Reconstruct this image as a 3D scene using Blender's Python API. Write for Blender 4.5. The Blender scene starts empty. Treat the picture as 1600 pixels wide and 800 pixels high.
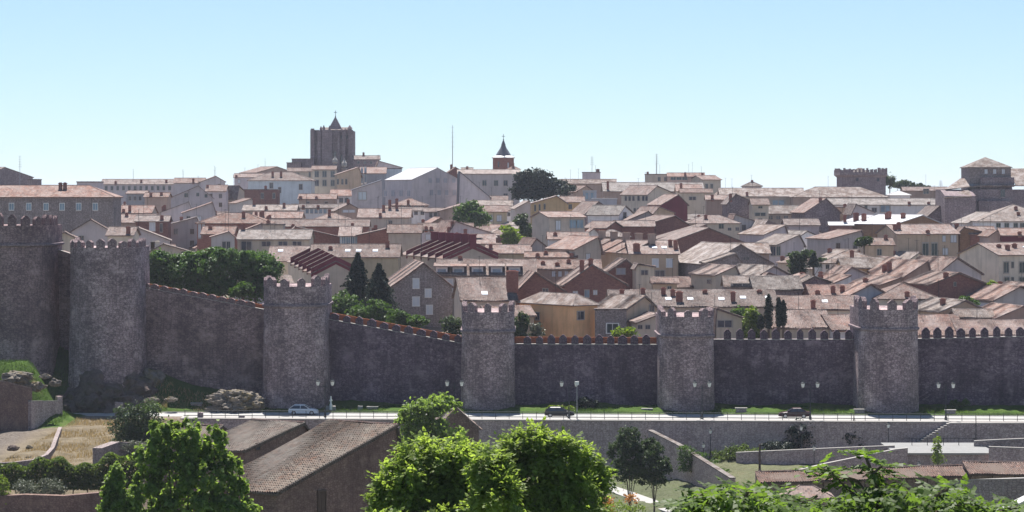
import bpy, math, random
import numpy as np
from mathutils import Vector, Matrix
R = math.radians
random.seed(7); rng = np.random.default_rng(11)
scn = bpy.context.scene
col = scn.collection

# ------------------------------------------------------------------ camera
F = 3850.0; YH = 298.0; HC = 32.0            # focal length in photo pixels, horizon row, eye height above the road
cam = bpy.data.objects.new('camera', bpy.data.cameras.new('camera')); col.objects.link(cam)
cam.location = (0, 0, HC); cam.rotation_euler = (R(90), 0, 0)
cam.data.sensor_width = 36; cam.data.lens = 36*F/1600
cam.data.shift_y = -(400-YH)/1600
cam.data.clip_start = 1; cam.data.clip_end = 20000
scn.camera = cam
# ------------------------------------------------------------------ daylight
SUN_EL, SUN_AZ = 62, -6                      # azimuth from +Y towards +X: behind the town, a little to the left
w = bpy.data.worlds.new('World'); scn.world = w; w.use_nodes = True
nt = w.node_tree; nt.nodes.clear()
sky = nt.nodes.new('ShaderNodeTexSky'); sky.sky_type = 'NISHITA'; sky.sun_disc = False
sky.sun_elevation = R(SUN_EL); sky.sun_rotation = R(SUN_AZ)
sky.altitude = 1100; sky.air_density = 0.8; sky.dust_density = 0.15; sky.ozone_density = 1.6
bg = nt.nodes.new('ShaderNodeBackground'); bg.inputs['Strength'].default_value = 0.085
wo = nt.nodes.new('ShaderNodeOutputWorld')
tint = nt.nodes.new('ShaderNodeMix'); tint.data_type = 'RGBA'; tint.blend_type = 'MULTIPLY'; tint.inputs[0].default_value = 1
tint.inputs[7].default_value = (.94, 1.09, 1.2, 1)    # cool white balance of the camera
gm = nt.nodes.new('ShaderNodeGamma'); gm.inputs[1].default_value = .72; nt.links.new(sky.outputs[0], gm.inputs[0])
nt.links.new(gm.outputs[0], tint.inputs[6]); nt.links.new(tint.outputs[2], bg.inputs['Color']); nt.links.new(bg.outputs[0], wo.inputs[0])
sl = bpy.data.lights.new('sun', 'SUN'); sl.energy = 5.0; sl.angle = R(0.53); sl.color = (1.0, .95, .88)
sun = bpy.data.objects.new('sun', sl); col.objects.link(sun)
sd = Vector((math.sin(R(SUN_AZ))*math.cos(R(SUN_EL)), math.cos(R(SUN_AZ))*math.cos(R(SUN_EL)), math.sin(R(SUN_EL))))
sun.rotation_euler = sd.to_track_quat('Z', 'Y').to_euler(); sun.location = (-60, 200, 150)
scn.view_settings.view_transform = 'Standard'; scn.view_settings.look = 'None'
scn.view_settings.exposure = 1.13; scn.view_settings.gamma = 1.0
scn.cycles.max_bounces = 10; scn.cycles.diffuse_bounces = 7; scn.cycles.transparent_max_bounces = 8; scn.cycles.volume_bounces = 0

HAZE = 0.00007
def at(px, py, Y): return Vector(((px-800)/F*Y, Y, HC-(py-YH)/F*Y))
def zat(py, Y): return HC-(py-YH)/F*Y
def xat(px, Y): return (px-800)/F*Y

# ------------------------------------------------------------------ materials
def newmat(name):
    m = bpy.data.materials.new(name); m.use_nodes = True
    n = m.node_tree; b = n.nodes['Principled BSDF']
    return m, n, b
def nd(n, t, **kw):
    x = n.nodes.new(t)
    for k, v in kw.items():
        if k in x.inputs: x.inputs[k].default_value = v
        else: setattr(x, k, v)
    return x
def ramp(n, fac, stops):
    r = n.nodes.new('ShaderNodeValToRGB'); e = r.color_ramp.elements
    while len(e) < len(stops): e.new(.5)
    for i, (p, c) in enumerate(stops): e[i].position = p; e[i].color = (*c, 1) if len(c) == 3 else c
    n.links.new(fac, r.inputs[0]); return r.outputs[0]
def mix(n, fac, a, b, mode='MIX'):
    m = n.nodes.new('ShaderNodeMix'); m.data_type = 'RGBA'; m.blend_type = mode
    for s, v in ((0, fac), (6, a), (7, b)):
        if hasattr(v, 'links') or hasattr(v, 'is_linked'): n.links.new(v, m.inputs[s])
        else: m.inputs[s].default_value = v if s == 0 else ((*v, 1) if len(v) == 3 else v)
    return m.outputs[2]
def bump(n, b, h, s, d):
    x = nd(n, 'ShaderNodeBump'); x.inputs['Strength'].default_value = s; x.inputs['Distance'].default_value = d
    n.links.new(h, x.inputs['Height']); n.links.new(x.outputs[0], b.inputs['Normal'])
def uvn(n): return n.nodes.new('ShaderNodeUVMap').outputs[0]
def pos(n): return n.nodes.new('ShaderNodeNewGeometry').outputs['Position']
def noise(n, vec, scale, detail=3, rough=.55, vscale=None):
    if vscale:
        mp = nd(n, 'ShaderNodeMapping'); mp.inputs['Scale'].default_value = vscale
        n.links.new(vec, mp.inputs[0]); vec = mp.outputs[0]
    x = nd(n, 'ShaderNodeTexNoise', Scale=scale, Detail=detail, Roughness=rough); n.links.new(vec, x.inputs['Vector'])
    return x.outputs['Fac']
def gray(v): return (v, v, v)
def sc(c, k): return tuple(min(1, x*k) for x in c)
def orand(n): return n.nodes.new('ShaderNodeObjectInfo').outputs['Random']

def mat_plain(name, c, rough=.8, metal=0, var=.12, scale=1.5, spec=.3):
    m, n, b = newmat(name)
    f = noise(n, pos(n), scale, 4)
    n.links.new(ramp(n, f, [(.25, sc(c, 1-var)), (.75, sc(c, 1+var))]), b.inputs['Base Color'])
    b.inputs['Roughness'].default_value = rough; b.inputs['Metallic'].default_value = metal
    b.inputs['Specular IOR Level'].default_value = spec
    return m
def mat_plaster(name, c):
    m, n, b = newmat(name); u = pos(n)
    f = noise(n, u, .35, 5, .6)
    c1 = ramp(n, f, [(.2, sc(c, .74)), (.5, c), (.8, sc(c, 1.12))])
    st = noise(n, u, 1.0, 4, .6, (1.6, 1.6, .12))
    c2 = mix(n, ramp(n, st, [(.5, gray(0)), (.75, gray(.55))]), c1, sc(c, .55))
    hs = nd(n, 'ShaderNodeHueSaturation')
    mr = nd(n, 'ShaderNodeMapRange'); mr.inputs[3].default_value = .82; mr.inputs[4].default_value = 1.12
    n.links.new(orand(n), mr.inputs[0]); n.links.new(mr.outputs[0], hs.inputs['Value']); n.links.new(c2, hs.inputs['Color'])
    n.links.new(hs.outputs[0], b.inputs['Base Color'])
    b.inputs['Roughness'].default_value = .92; b.inputs['Specular IOR Level'].default_value = .15
    bump(n, b, noise(n, u, 6, 3), .25, .03)
    return m
def mat_stone(name, cs, bw=.7, bh=.36, stain=.5, mortar=.55, big=.12, bdist=.05, irregular=True):
    m, n, b = newmat(name); u = uvn(n)
    wob = nd(n, 'ShaderNodeTexNoise', Scale=.8, Detail=3); n.links.new(u, wob.inputs['Vector'])
    vm = nd(n, 'ShaderNodeVectorMath', operation='MULTIPLY_ADD'); vm.inputs[1].default_value = (.5, .5, 0) if irregular else (.2, .2, 0)
    n.links.new(wob.outputs['Color'], vm.inputs[0]); n.links.new(u, vm.inputs[2])
    k = len(cs); fine = noise(n, u, 2.6, 5, .75)
    if irregular:
        mp = nd(n, 'ShaderNodeMapping'); mp.inputs['Scale'].default_value = (1/bw, 1/bh, 1); n.links.new(vm.outputs[0], mp.inputs[0])
        vo = nd(n, 'ShaderNodeTexVoronoi', voronoi_dimensions='2D', Scale=1, Randomness=.8); n.links.new(mp.outputs[0], vo.inputs['Vector'])
        ve = nd(n, 'ShaderNodeTexVoronoi', voronoi_dimensions='2D', feature='DISTANCE_TO_EDGE', Scale=1, Randomness=.8); n.links.new(mp.outputs[0], ve.inputs['Vector'])
        sp = nd(n, 'ShaderNodeSeparateColor'); n.links.new(vo.outputs['Color'], sp.inputs[0])
        cell = sp.outputs[0]; edge = ramp(n, ve.outputs['Distance'], [(.02, gray(1)), (.12, gray(0))])
    else:
        br = nd(n, 'ShaderNodeTexBrick'); br.offset = .43
        br.inputs['Color1'].default_value = (0, 0, 0, 1); br.inputs['Color2'].default_value = (1, 1, 1, 1); br.inputs['Mortar'].default_value = (.5, .5, .5, 1)
        br.inputs['Scale'].default_value = 1; br.inputs['Brick Width'].default_value = bw; br.inputs['Row Height'].default_value = bh
        br.inputs['Mortar Size'].default_value = .02; br.inputs['Mortar Smooth'].default_value = .2
        n.links.new(vm.outputs[0], br.inputs['Vector']); cell = br.outputs['Color']; edge = br.outputs['Fac']
    c = ramp(n, cell, [(i/(k-1), cs[i]) for i in range(k)])
    c = mix(n, .52, c, ramp(n, fine, [(.28, sc(cs[0], .5)), (.5, cs[k//2]), (.72, sc(cs[-1], 1.3))]))
    c = mix(n, ramp(n, edge, [(0, gray(0)), (1, gray(.8))]), c, sc(cs[0], mortar))
    lg = noise(n, u, big, 6, .7)
    c = mix(n, ramp(n, lg, [(.36, gray(stain)), (.6, gray(0))]), c, sc(cs[0], .55))
    pat = noise(n, u, big*2.7, 5, .7)
    c = mix(n, ramp(n, pat, [(.52, gray(0)), (.68, gray(stain*.9))]), c, sc(cs[-1], 1.05))
    dr = noise(n, u, .5, 4, .6, (1.0, .1, 1))
    c = mix(n, ramp(n, dr, [(.52, gray(0)), (.72, gray(stain*.8))]), c, sc(cs[0], .6))
    n.links.new(c, b.inputs['Base Color'])
    b.inputs['Roughness'].default_value = .95; b.inputs['Specular IOR Level'].default_value = .1
    inv = nd(n, 'ShaderNodeMath', operation='SUBTRACT'); inv.inputs[0].default_value = 1; n.links.new(edge, inv.inputs[1])
    ad = nd(n, 'ShaderNodeMath', operation='MULTIPLY_ADD'); n.links.new(fine, ad.inputs[0]); ad.inputs[1].default_value = 1.5; n.links.new(inv.outputs[0], ad.inputs[2])
    bump(n, b, ad.outputs[0], .9, bdist)
    return m
def mat_tile(name, c, lichen=(.29, .25, .235), lam=.35, pitch=.26, row=.42):
    m, n, b = newmat(name); u = uvn(n)
    sp = nd(n, 'ShaderNodeSeparateXYZ'); n.links.new(u, sp.inputs[0])
    def fl(o, k):
        a = nd(n, 'ShaderNodeMath', operation='DIVIDE'); n.links.new(o, a.inputs[0]); a.inputs[1].default_value = k
        f = nd(n, 'ShaderNodeMath', operation='FLOOR'); n.links.new(a.outputs[0], f.inputs[0]); return f.outputs[0], a.outputs[0]
    fu, au = fl(sp.outputs[0], pitch); fv, av = fl(sp.outputs[1], row)
    cb = nd(n, 'ShaderNodeCombineXYZ'); n.links.new(fu, cb.inputs[0]); n.links.new(fv, cb.inputs[1])
    wn = nd(n, 'ShaderNodeTexWhiteNoise', noise_dimensions='2D'); n.links.new(cb.outputs[0], wn.inputs['Vector'])
    c1 = ramp(n, wn.outputs['Value'], [(0, sc(c, .5)), (.3, sc(c, .92)), (.7, (c[0]*1.15, c[1]*1.12, c[2]*1.07)), (.93, (c[0]*.95, c[1]*.74, c[2]*.64)), (1, (c[0]*1.7, c[1]*1.75, c[2]*1.75))])
    lg = noise(n, u, .45, 5, .7)
    c2 = mix(n, ramp(n, lg, [(.44, gray(0)), (.60, gray(min(1, lam*1.5)))]), c1, lichen)
    st = noise(n, u, .9, 4, .65, (1.3, .22, 1))
    c3 = mix(n, ramp(n, st, [(.5, gray(0)), (.72, gray(.6))]), c2, sc(c, .5))
    hs = nd(n, 'ShaderNodeHueSaturation')
    rd = orand(n)
    for sock, lo, hi in (('Value', .78, 1.2), ('Saturation', .7, 1.15)):
        mr = nd(n, 'ShaderNodeMapRange'); mr.inputs[3].default_value = lo; mr.inputs[4].default_value = hi
        if sock == 'Saturation':
            mm = nd(n, 'ShaderNodeMath', operation='MULTIPLY'); mm.inputs[1].default_value = 7.31; n.links.new(rd, mm.inputs[0])
            fr = nd(n, 'ShaderNodeMath', operation='FRACT'); n.links.new(mm.outputs[0], fr.inputs[0]); n.links.new(fr.outputs[0], mr.inputs[0])
        else: n.links.new(rd, mr.inputs[0])
        n.links.new(mr.outputs[0], hs.inputs[sock])
    n.links.new(c3, hs.inputs['Color']); n.links.new(hs.outputs[0], b.inputs['Base Color'])
    b.inputs['Roughness'].default_value = .85; b.inputs['Specular IOR Level'].default_value = .2
    sn = nd(n, 'ShaderNodeMath', operation='MULTIPLY'); n.links.new(au, sn.inputs[0]); sn.inputs[1].default_value = 2*math.pi
    s2 = nd(n, 'ShaderNodeMath', operation='SINE'); n.links.new(sn.outputs[0], s2.inputs[0])
    ad = nd(n, 'ShaderNodeMath', operation='MULTIPLY_ADD'); n.links.new(lg, ad.inputs[0]); ad.inputs[1].default_value = 3; n.links.new(s2.outputs[0], ad.inputs[2])
    bump(n, b, ad.outputs[0], .6, .06)
    return m
def mat_leaf(name, c, trans=.45, var=.5, tc=None):
    m, n, b = newmat(name)
    ri = n.nodes.new('ShaderNodeNewGeometry').outputs['Random Per Island']
    lo, hi = sc(c, 1-var), (c[0]*(1+var*1.1), c[1]*(1+var), c[2]*(1+var*.5))
    clump = noise(n, pos(n), .55, 2)
    cc = mix(n, ramp(n, clump, [(.3, gray(0)), (.7, gray(1))]), ramp(n, ri, [(0, lo), (.6, c), (1, c)]), ramp(n, ri, [(0, c), (1, hi)]))
    n.links.new(cc, b.inputs['Base Color']); b.inputs['Roughness'].default_value = .5; b.inputs['Specular IOR Level'].default_value = .18
    tr = n.nodes.new('ShaderNodeBsdfTranslucent')
    t2 = mix(n, 1.0, cc, tc or (1.28, 1.34, .62), 'MULTIPLY'); n.links.new(t2, tr.inputs['Color'])
    ms = n.nodes.new('ShaderNodeMixShader'); ms.inputs[0].default_value = trans
    n.links.new(b.outputs[0], ms.inputs[1]); n.links.new(tr.outputs[0], ms.inputs[2])
    n.links.new(ms.outputs[0], n.nodes['Material Output'].inputs['Surface'])
    return m
def mat_glass(name, c, rough=.08):
    m, n, b = newmat(name)
    f = noise(n, pos(n), .4, 2)
    n.links.new(ramp(n, f, [(.3, sc(c, .7)), (.7, sc(c, 1.3))]), b.inputs['Base Color'])
    b.inputs['Roughness'].default_value = rough; b.inputs['Specular IOR Level'].default_value = .6
    return m

M = {}
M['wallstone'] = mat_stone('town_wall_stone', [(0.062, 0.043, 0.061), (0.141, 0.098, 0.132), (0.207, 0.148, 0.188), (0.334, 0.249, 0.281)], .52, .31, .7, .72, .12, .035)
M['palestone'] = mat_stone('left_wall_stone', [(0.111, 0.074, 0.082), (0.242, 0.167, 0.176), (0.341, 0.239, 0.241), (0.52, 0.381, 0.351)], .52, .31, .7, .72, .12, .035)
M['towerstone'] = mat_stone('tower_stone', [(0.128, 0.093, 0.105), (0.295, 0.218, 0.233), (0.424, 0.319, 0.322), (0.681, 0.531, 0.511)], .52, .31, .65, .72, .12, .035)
M['terracestone'] = mat_stone('terrace_stone', [(0.242, 0.182, 0.182), (0.392, 0.303, 0.298), (0.486, 0.381, 0.368), (0.612, 0.493, 0.463)], .42, .24, .3, .75, .12, .02)
M['housestone'] = mat_stone('house_stone', [(.20, .16, .16), (.29, .24, .235), (.35, .295, .285), (.42, .365, .34)], .5, .3, .35, .7)
M['darkstone'] = mat_stone('dark_stone', [(0.18, 0.132, 0.15), (0.24, 0.186, 0.198), (0.294, 0.234, 0.24), (0.36, 0.3, 0.3)], .8, .4, .4, .7)
M['barnstone'] = mat_stone('barn_stone', [(0.132, 0.085, 0.078), (0.193, 0.125, 0.11), (0.242, 0.165, 0.138), (0.308, 0.22, 0.179)], .36, .2, .5, .65, .2, .02)
M['brick'] = mat_stone('red_brick', [(0.27, 0.115, 0.095), (0.338, 0.149, 0.115), (0.378, 0.169, 0.135), (0.419, 0.203, 0.155)], .5, .16, .25, .8, irregular=False)
M['darkbrick'] = mat_stone('dark_brick', [(0.206, 0.099, 0.091), (0.264, 0.132, 0.116), (0.305, 0.157, 0.132), (0.346, 0.19, 0.157)], .5, .16, .3, .8, irregular=False)
M['ochrebrick'] = mat_stone('ochre_brick', [(.27, .15, .09), (.33, .19, .115), (.37, .22, .135), (.41, .26, .165)], .5, .16, .25, .8, irregular=False)
M['orangebrick'] = mat_stone('orange_parapet_brick', [(.36, .12, .06), (.45, .16, .08), (.50, .19, .09), (.55, .22, .11)], .4, .14, .2, .8, irregular=False)
M['maroon'] = mat_plaster('maroon_render', (.16, .035, .05))
for k, c in dict(cream=(.58, .50, .41), white=(.70, .68, .68), lilac=(.54, .48, .49), grey=(.46, .42, .41), tan=(.50, .38, .28),
                 ochre=(.57, .40, .22), orange=(.74, .43, .22), brown=(.39, .285, .235), beige=(.51, .43, .365), yellow=(.54, .45, .31),
                 pink=(.58, .42, .36), paleblue=(.60, .66, .70), bluegrey=(.34, .35, .39)).items():
    M[k] = mat_plaster(k+'_render', c)
for k, c, l in (('pinktile', (.18, .117, .102), .34), ('browntile', (.155, .11, .10), .3), ('greytile', (.18, .15, .14), .6),
                ('oldtile', (.155, .115, .10), .8), ('redtile', (.19, .115, .10), .3), ('darktile', (.13, .10, .09), .5)):
    M[k] = mat_tile(k, c, lam=l)
M['barntile'] = mat_tile('barn_tile', (.098, .075, .064), (.13, .115, .10), .55, .27, .45)
M['walktile'] = mat_tile('walkway_tile', (.21, .145, .125), (.25, .19, .165), .25, .3, .42)
M['whiteroof'] = mat_plain('pale_sheet_roof', (.40, .39, .40), .5, 0, .06, .4)
M['slate'] = mat_plain('slate', (.10, .10, .12), .55, 0, .2, 2)
M['glass'] = mat_glass('window_glass', (.045, .055, .075))
M['blueglass'] = mat_glass('blue_glass', (.20, .28, .36), .15)
M['skylight'] = mat_plain('skylight_pane', (.82, .85, .90), .15, 0, .05, 1, .8)  # bright sky reflection put into the pale base colour of the glass
M['frame'] = mat_plain('window_frame', (.36, .32, .29), .7)
M['whiteframe'] = mat_plain('white_window_frame', (.70, .68, .66), .7)
M['blind'] = mat_plain('pale_blind', (.60, .62, .66), .8, 0, .05)
M['metal'] = mat_plain('dark_metal', (.045, .05, .055), .5, .6)
M['greymetal'] = mat_plain('grey_metal', (.35, .36, .38), .45, .7)
M['wood'] = mat_plain('dark_wood', (.09, .06, .045), .8)
M['road'] = mat_plain('pale_road', (.30, .295, .29), .9, 0, .08, .3)
M['paving'] = mat_plain('pavement_slab', (.31, .30, .29), .9, 0, .10, .8)
M['platform'] = mat_plain('platform_paving', (.20, .20, .20), .9, 0, .12, .8)
M['kerb'] = mat_plain('kerb_stone', (.26, .25, .24), .9)
M['mark'] = mat_plain('road_paint', (.7, .7, .68), .7, 0, .05)
M['bench'] = mat_plain('bench_granite', (.30, .28, .265), .9, 0, .2, 4)
def mat_rock(name, c, moss):
    m, n, b = newmat(name); p = pos(n)
    f = noise(n, p, 1.1, 6, .7); g = noise(n, p, .5, 4, .6)
    c1 = ramp(n, f, [(.3, sc(c, .45)), (.5, c), (.72, sc(c, 1.5))]); c2 = mix(n, ramp(n, g, [(.48, gray(0)), (.62, gray(.8))]), c1, moss)
    n.links.new(c2, b.inputs['Base Color']); b.inputs['Roughness'].default_value = .95; b.inputs['Specular IOR Level'].default_value = .1
    bump(n, b, f, 1.0, .5); return m
M['rock'] = mat_rock('outcrop_rock', (.20, .175, .15), (.20, .155, .07))
M['rockdark'] = mat_rock('tower_rock', (.135, .105, .095), (.085, .08, .05))
M['bark'] = mat_plain('bark', (.12, .09, .07), .95, 0, .3, 3)
M['paint_white'] = mat_plain('white_car_paint', (.75, .76, .78), .25, 0, .02, 1, .6)
M['paint_dark'] = mat_plain('black_car_paint', (.012, .012, .016), .3, 0, .1, 1, .35)
M['paint_red'] = mat_plain('dark_red_car_paint', (.03, .004, .008), .3, 0, .1, 1, .35)
M['tyre'] = mat_plain('tyre_rubber', (.02, .02, .02), .9)
M['rim'] = mat_plain('alloy_rim', (.5, .5, .52), .35, .7)
M['lamp'] = mat_plain('lamp_glass', (.75, .75, .72), .4, 0, .03)
M['headlight'] = mat_plain('headlight_glass', (.7, .72, .75), .15, 0, .03, 1, .8)
M['taillight'] = mat_plain('tail_light', (.35, .02, .02), .3)
M['leaf_walnut'] = mat_leaf('walnut_leaf', (.20, .265, .085), .62, .6)
M['leaf_ailanthus'] = mat_leaf('ailanthus_leaf', (.088, .14, .038), .56, .62)
M['leaf_poplar'] = mat_leaf('poplar_leaf', (.17, .24, .082), .58, .58)
M['leaf_dark'] = mat_leaf('dark_leaf', (.05, .078, .036), .3, .5)
M['leaf_pine'] = mat_leaf('pine_needles', (.065, .12, .04), .35, .5)
M['leaf_conifer'] = mat_leaf('conifer_needles', (.018, .032, .022), .12, .4)
M['leaf_bush'] = mat_leaf('bush_leaf', (.06, .11, .028), .35, .5)
M['leaf_hedge'] = mat_leaf('hedge_leaf', (.075, .11, .028), .45, .5)
M['leaf_grey'] = mat_leaf('grey_shrub_leaf', (.12, .135, .10), .2, .3, (1.1, 1.15, .9))
M['leaf_lime'] = mat_leaf('lime_leaf', (.15, .21, .03), .4, .4)
M['leaf_rust'] = mat_leaf('rust_leaf', (.34, .17, .05), .35, .4, (1.3, 1.1, .6))
M['grassblade'] = mat_leaf('grass_blade', (.07, .12, .025), .35, .4)
M['dryblade'] = mat_leaf('dry_grass_blade', (.36, .27, .15), .3, .3, (1.1, 1.05, .8))

# ------------------------------------------------------------------ mesh helpers
def link(o, parent=None):
    col.objects.link(o)
    if parent: o.parent = parent
    return o
def tag(o, label=None, cat=None, group=None, kind=None):
    if label: o['label'] = label
    if cat: o['category'] = cat
    if group: o['group'] = group
    if kind: o['kind'] = kind
    return o
def empty(name, loc, rz=0):
    o = bpy.data.objects.new(name, None); o.location = loc; o.rotation_euler = (0, 0, rz); o.empty_display_size = .5
    return link(o)
class MB:
    def __init__(s): s.v = []; s.f = []; s.mi = []; s.cur = 0
    def face(s, pts):
        i = len(s.v); s.v += [tuple(p) for p in pts]; s.f.append(tuple(range(i, i+len(pts)))); s.mi.append(s.cur); return s
    def hexa(s, b, t):                                    # bottom ring and top ring, counter-clockwise from above
        n = len(b); i = len(s.v); s.v += [tuple(p) for p in b]+[tuple(p) for p in t]
        s.f.append(tuple(i+k for k in reversed(range(n)))); s.f.append(tuple(i+n+k for k in range(n)))
        for k in range(n): s.f.append((i+k, i+(k+1) % n, i+n+(k+1) % n, i+n+k))
        s.mi += [s.cur]*(n+2); return s
    def box(s, x0, x1, y0, y1, z0, z1):
        b = [(x0, y0), (x1, y0), (x1, y1), (x0, y1)]
        return s.hexa([(*p, z0) for p in b], [(*p, z1) for p in b])
    def prismy(s, poly, y0, y1):                          # poly of (x,z), counter-clockwise seen from -y
        n = len(poly); i = len(s.v)
        s.v += [(x, y0, z) for x, z in poly]+[(x, y1, z) for x, z in poly]
        s.f.append(tuple(i+k for k in range(n))); s.f.append(tuple(i+n+k for k in reversed(range(n))))
        for k in range(n): s.f.append((i+(k+1) % n, i+k, i+n+k, i+n+(k+1) % n))
        s.mi += [s.cur]*(n+2); return s
    def prismx(s, poly, x0, x1):                          # poly of (y,z), counter-clockwise seen from +x
        n = len(poly); i = len(s.v)
        s.v += [(x1, y, z) for y, z in poly]+[(x0, y, z) for y, z in poly]
        s.f.append(tuple(i+k for k in range(n))); s.f.append(tuple(i+n+k for k in reversed(range(n))))
        for k in range(n): s.f.append((i+(k+1) % n, i+k, i+n+k, i+n+(k+1) % n))
        s.mi += [s.cur]*(n+2); return s
    def tube(s, pts, rs, n=6, cap=True):
        rings = []
        for j, p in enumerate(pts):
            p = Vector(p); a = Vector(pts[max(0, j-1)]); b = Vector(pts[min(len(pts)-1, j+1)])
            d = (b-a).normalized(); u = d.orthogonal().normalized() if abs(d.z) < .99 else Vector((1, 0, 0)); v = d.cross(u).normalized(); u = v.cross(d).normalized()
            r = rs[j] if hasattr(rs, '__len__') else rs
            i = len(s.v); rings.append(i)
            s.v += [tuple(p+u*r*math.cos(2*math.pi*k/n)+v*r*math.sin(2*math.pi*k/n)) for k in range(n)]
        for a, b in zip(rings, rings[1:]):
            for k in range(n): s.f.append((a+k, a+(k+1) % n, b+(k+1) % n, b+k)); s.mi.append(s.cur)
        if cap:
            s.f.append(tuple(rings[-1]+k for k in range(n))); s.f.append(tuple(rings[0]+k for k in reversed(range(n)))); s.mi += [s.cur]*2
        return s
    def lathe(s, prof, n=10, c=(0, 0)):                   # prof of (r,z) from the bottom up
        rings = []
        for r, z in prof:
            i = len(s.v); rings.append(i)
            s.v += [(c[0]+r*math.cos(2*math.pi*k/n), c[1]+r*math.sin(2*math.pi*k/n), z) for k in range(n)]
        for a, b in zip(rings, rings[1:]):
            for k in range(n): s.f.append((a+k, a+(k+1) % n, b+(k+1) % n, b+k)); s.mi.append(s.cur)
        s.f.append(tuple(rings[-1]+k for k in range(n))); s.f.append(tuple(rings[0]+k for k in reversed(range(n)))); s.mi += [s.cur]*2
        return s
    def mesh(s, name, mats):
        m = bpy.data.meshes.new(name); m.from_pydata(s.v, [], s.f)
        for x in (mats if isinstance(mats, (list, tuple)) else [mats]): m.materials.append(M[x] if isinstance(x, str) else x)
        m.polygons.foreach_set('material_index', s.mi)
        autouv(m); m.update(); return m
    def build(s, name, mats, parent=None, loc=None, smooth=False):
        m = s.mesh(name, mats)
        if smooth: m.polygons.foreach_set('use_smooth', [True]*len(m.polygons))
        o = link(bpy.data.objects.new(name, m), parent)
        if loc is not None: o.location = loc
        return o
def autouv(m):                                            # metres along the horizontal tangent and up the slope of each face
    nf = len(m.polygons)
    if not nf: return
    uvl = m.uv_layers.new(name='UVMap')
    co = np.empty(len(m.vertices)*3); m.vertices.foreach_get('co', co); co = co.reshape(-1, 3)
    nr = np.empty(nf*3); m.polygons.foreach_get('normal', nr); nr = nr.reshape(-1, 3)
    lt = np.empty(nf, int); m.polygons.foreach_get('loop_total', lt)
    li = np.empty(len(m.loops), int); m.loops.foreach_get('vertex_index', li)
    t = np.stack([-nr[:, 1], nr[:, 0], np.zeros(nf)], 1); ln = np.linalg.norm(t, axis=1)
    flat = ln < .05; t[flat] = (1, 0, 0); ln[flat] = 1; t /= ln[:, None]
    v = np.cross(nr, t)
    fi = np.repeat(np.arange(nf), lt); p = co[li]
    uv = np.stack([(p*t[fi]).sum(1), (p*v[fi]).sum(1)], 1)
    uvl.data.foreach_set('uv', uv.ravel().astype(np.float32))
def npmesh(name, V, Fq, mat, k=4, smooth=False):
    m = bpy.data.meshes.new(name); nf = len(Fq)
    m.vertices.add(len(V)); m.vertices.foreach_set('co', np.asarray(V, np.float32).ravel())
    m.loops.add(nf*k); m.loops.foreach_set('vertex_index', np.asarray(Fq, np.int32).ravel())
    m.polygons.add(nf); m.polygons.foreach_set('loop_start', np.arange(nf, dtype=np.int32)*k)
    try: m.polygons.foreach_set('loop_total', np.full(nf, k, np.int32))
    except Exception: pass
    m.update(calc_edges=True)
    m.materials.append(M[mat] if isinstance(mat, str) else mat)
    if smooth: m.polygons.foreach_set('use_smooth', np.ones(nf, bool))
    return m

# ------------------------------------------------------------------ terrain
def sk(x): return -0.05*x                                 # the road and the wall run slightly towards us on the right
def ss(a, b, x): t = np.clip((np.asarray(x, float)-a)/(b-a), 0, 1); return t*t*(3-2*t)
YE = np.array([250, 262, 270, 280, 290, 310, 330, 360, 400, 440, 480, 510, 530]); YY = np.array([1150, 1060, 1000, 960, 900, 790, 680, 580, 492, 442, 412, 398, 390.])
def Yd(ye): return float(np.interp(ye, YE, YY))
def wallbase(X): return np.interp(X, [-90, -73, -66, -62, -54, -47, -38, -30, 200], [13, 11.8, 8, 6.6, 5.6, 3.2, 1.2, .7, .6])
def ground(X, Y):
    X = np.asarray(X, float); Y = np.asarray(Y, float); yy = Y-sk(np.clip(X, -150, 150))
    town = np.interp(Y, [366, 380, 400, 440, 492, 580, 680, 800, 950, 1100, 1400, 2000, 6000], [4.5, 5.2, 6.2, 8.6, 11.3, 15, 18.5, 21.5, 24, 25, 18, 0, -25])
    town = town+ss(-14, -58, X)*8*ss(470, 380, Y)
    base = wallbase(X)
    strip = np.where(yy < 353, 0.0, 0.05+(base-.05)*ss(354, 364.5, yy))
    strip = np.where(X < -50, np.maximum(strip, base*ss(351.5, 364, yy)), strip)
    lowc = np.interp(yy, [-50, 0, 12, 30, 60, 90, 120, 150, 200, 240, 270, 300, 322, 336, 343], [30.0, 29.6, 28, 23, 16, 9, 2, -5, -9.5, -9.5, -9, -8, -7.4, -7.2, -7.2])
    lowr = np.interp(yy, [-50, 0, 12, 30, 60, 90, 120, 150, 200, 240, 270, 300, 316, 322, 332, 343], [30.0, 29.6, 28, 23, 16, 9, 2, -5, -11, -11, -10, -8.5, -8, -6, -4.6, -4.4])
    lowl = np.interp(yy, [-50, 0, 12, 30, 60, 90, 120, 150, 200, 240, 258, 270, 288, 343], [30.0, 29.6, 28, 23, 16, 9, 2, -4, -3.5, -3, -2.6, -1.6, -.5, -.05])
    wl = ss(-41, -46, X); wr = ss(20, 30, X)
    low = lowc*(1-wl)*(1-wr)+lowl*wl+lowr*wr
    z = np.where(yy < 343.6, low, strip)
    k = ss(366.5, 368.5, yy); z = z*(1-k)+town*k
    z = z+8.3*np.exp(-((np.minimum(X, -71)*0+np.maximum(X+67.8, 0))/3.4)**2)*np.exp(-((yy-340.5)/5.0)**2)*(X < -52)
    far = ss(150, 600, np.abs(X))
    return z*(1-far)+far*np.minimum(z, 10)
def gz(x, y): return float(ground(x, y))
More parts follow.
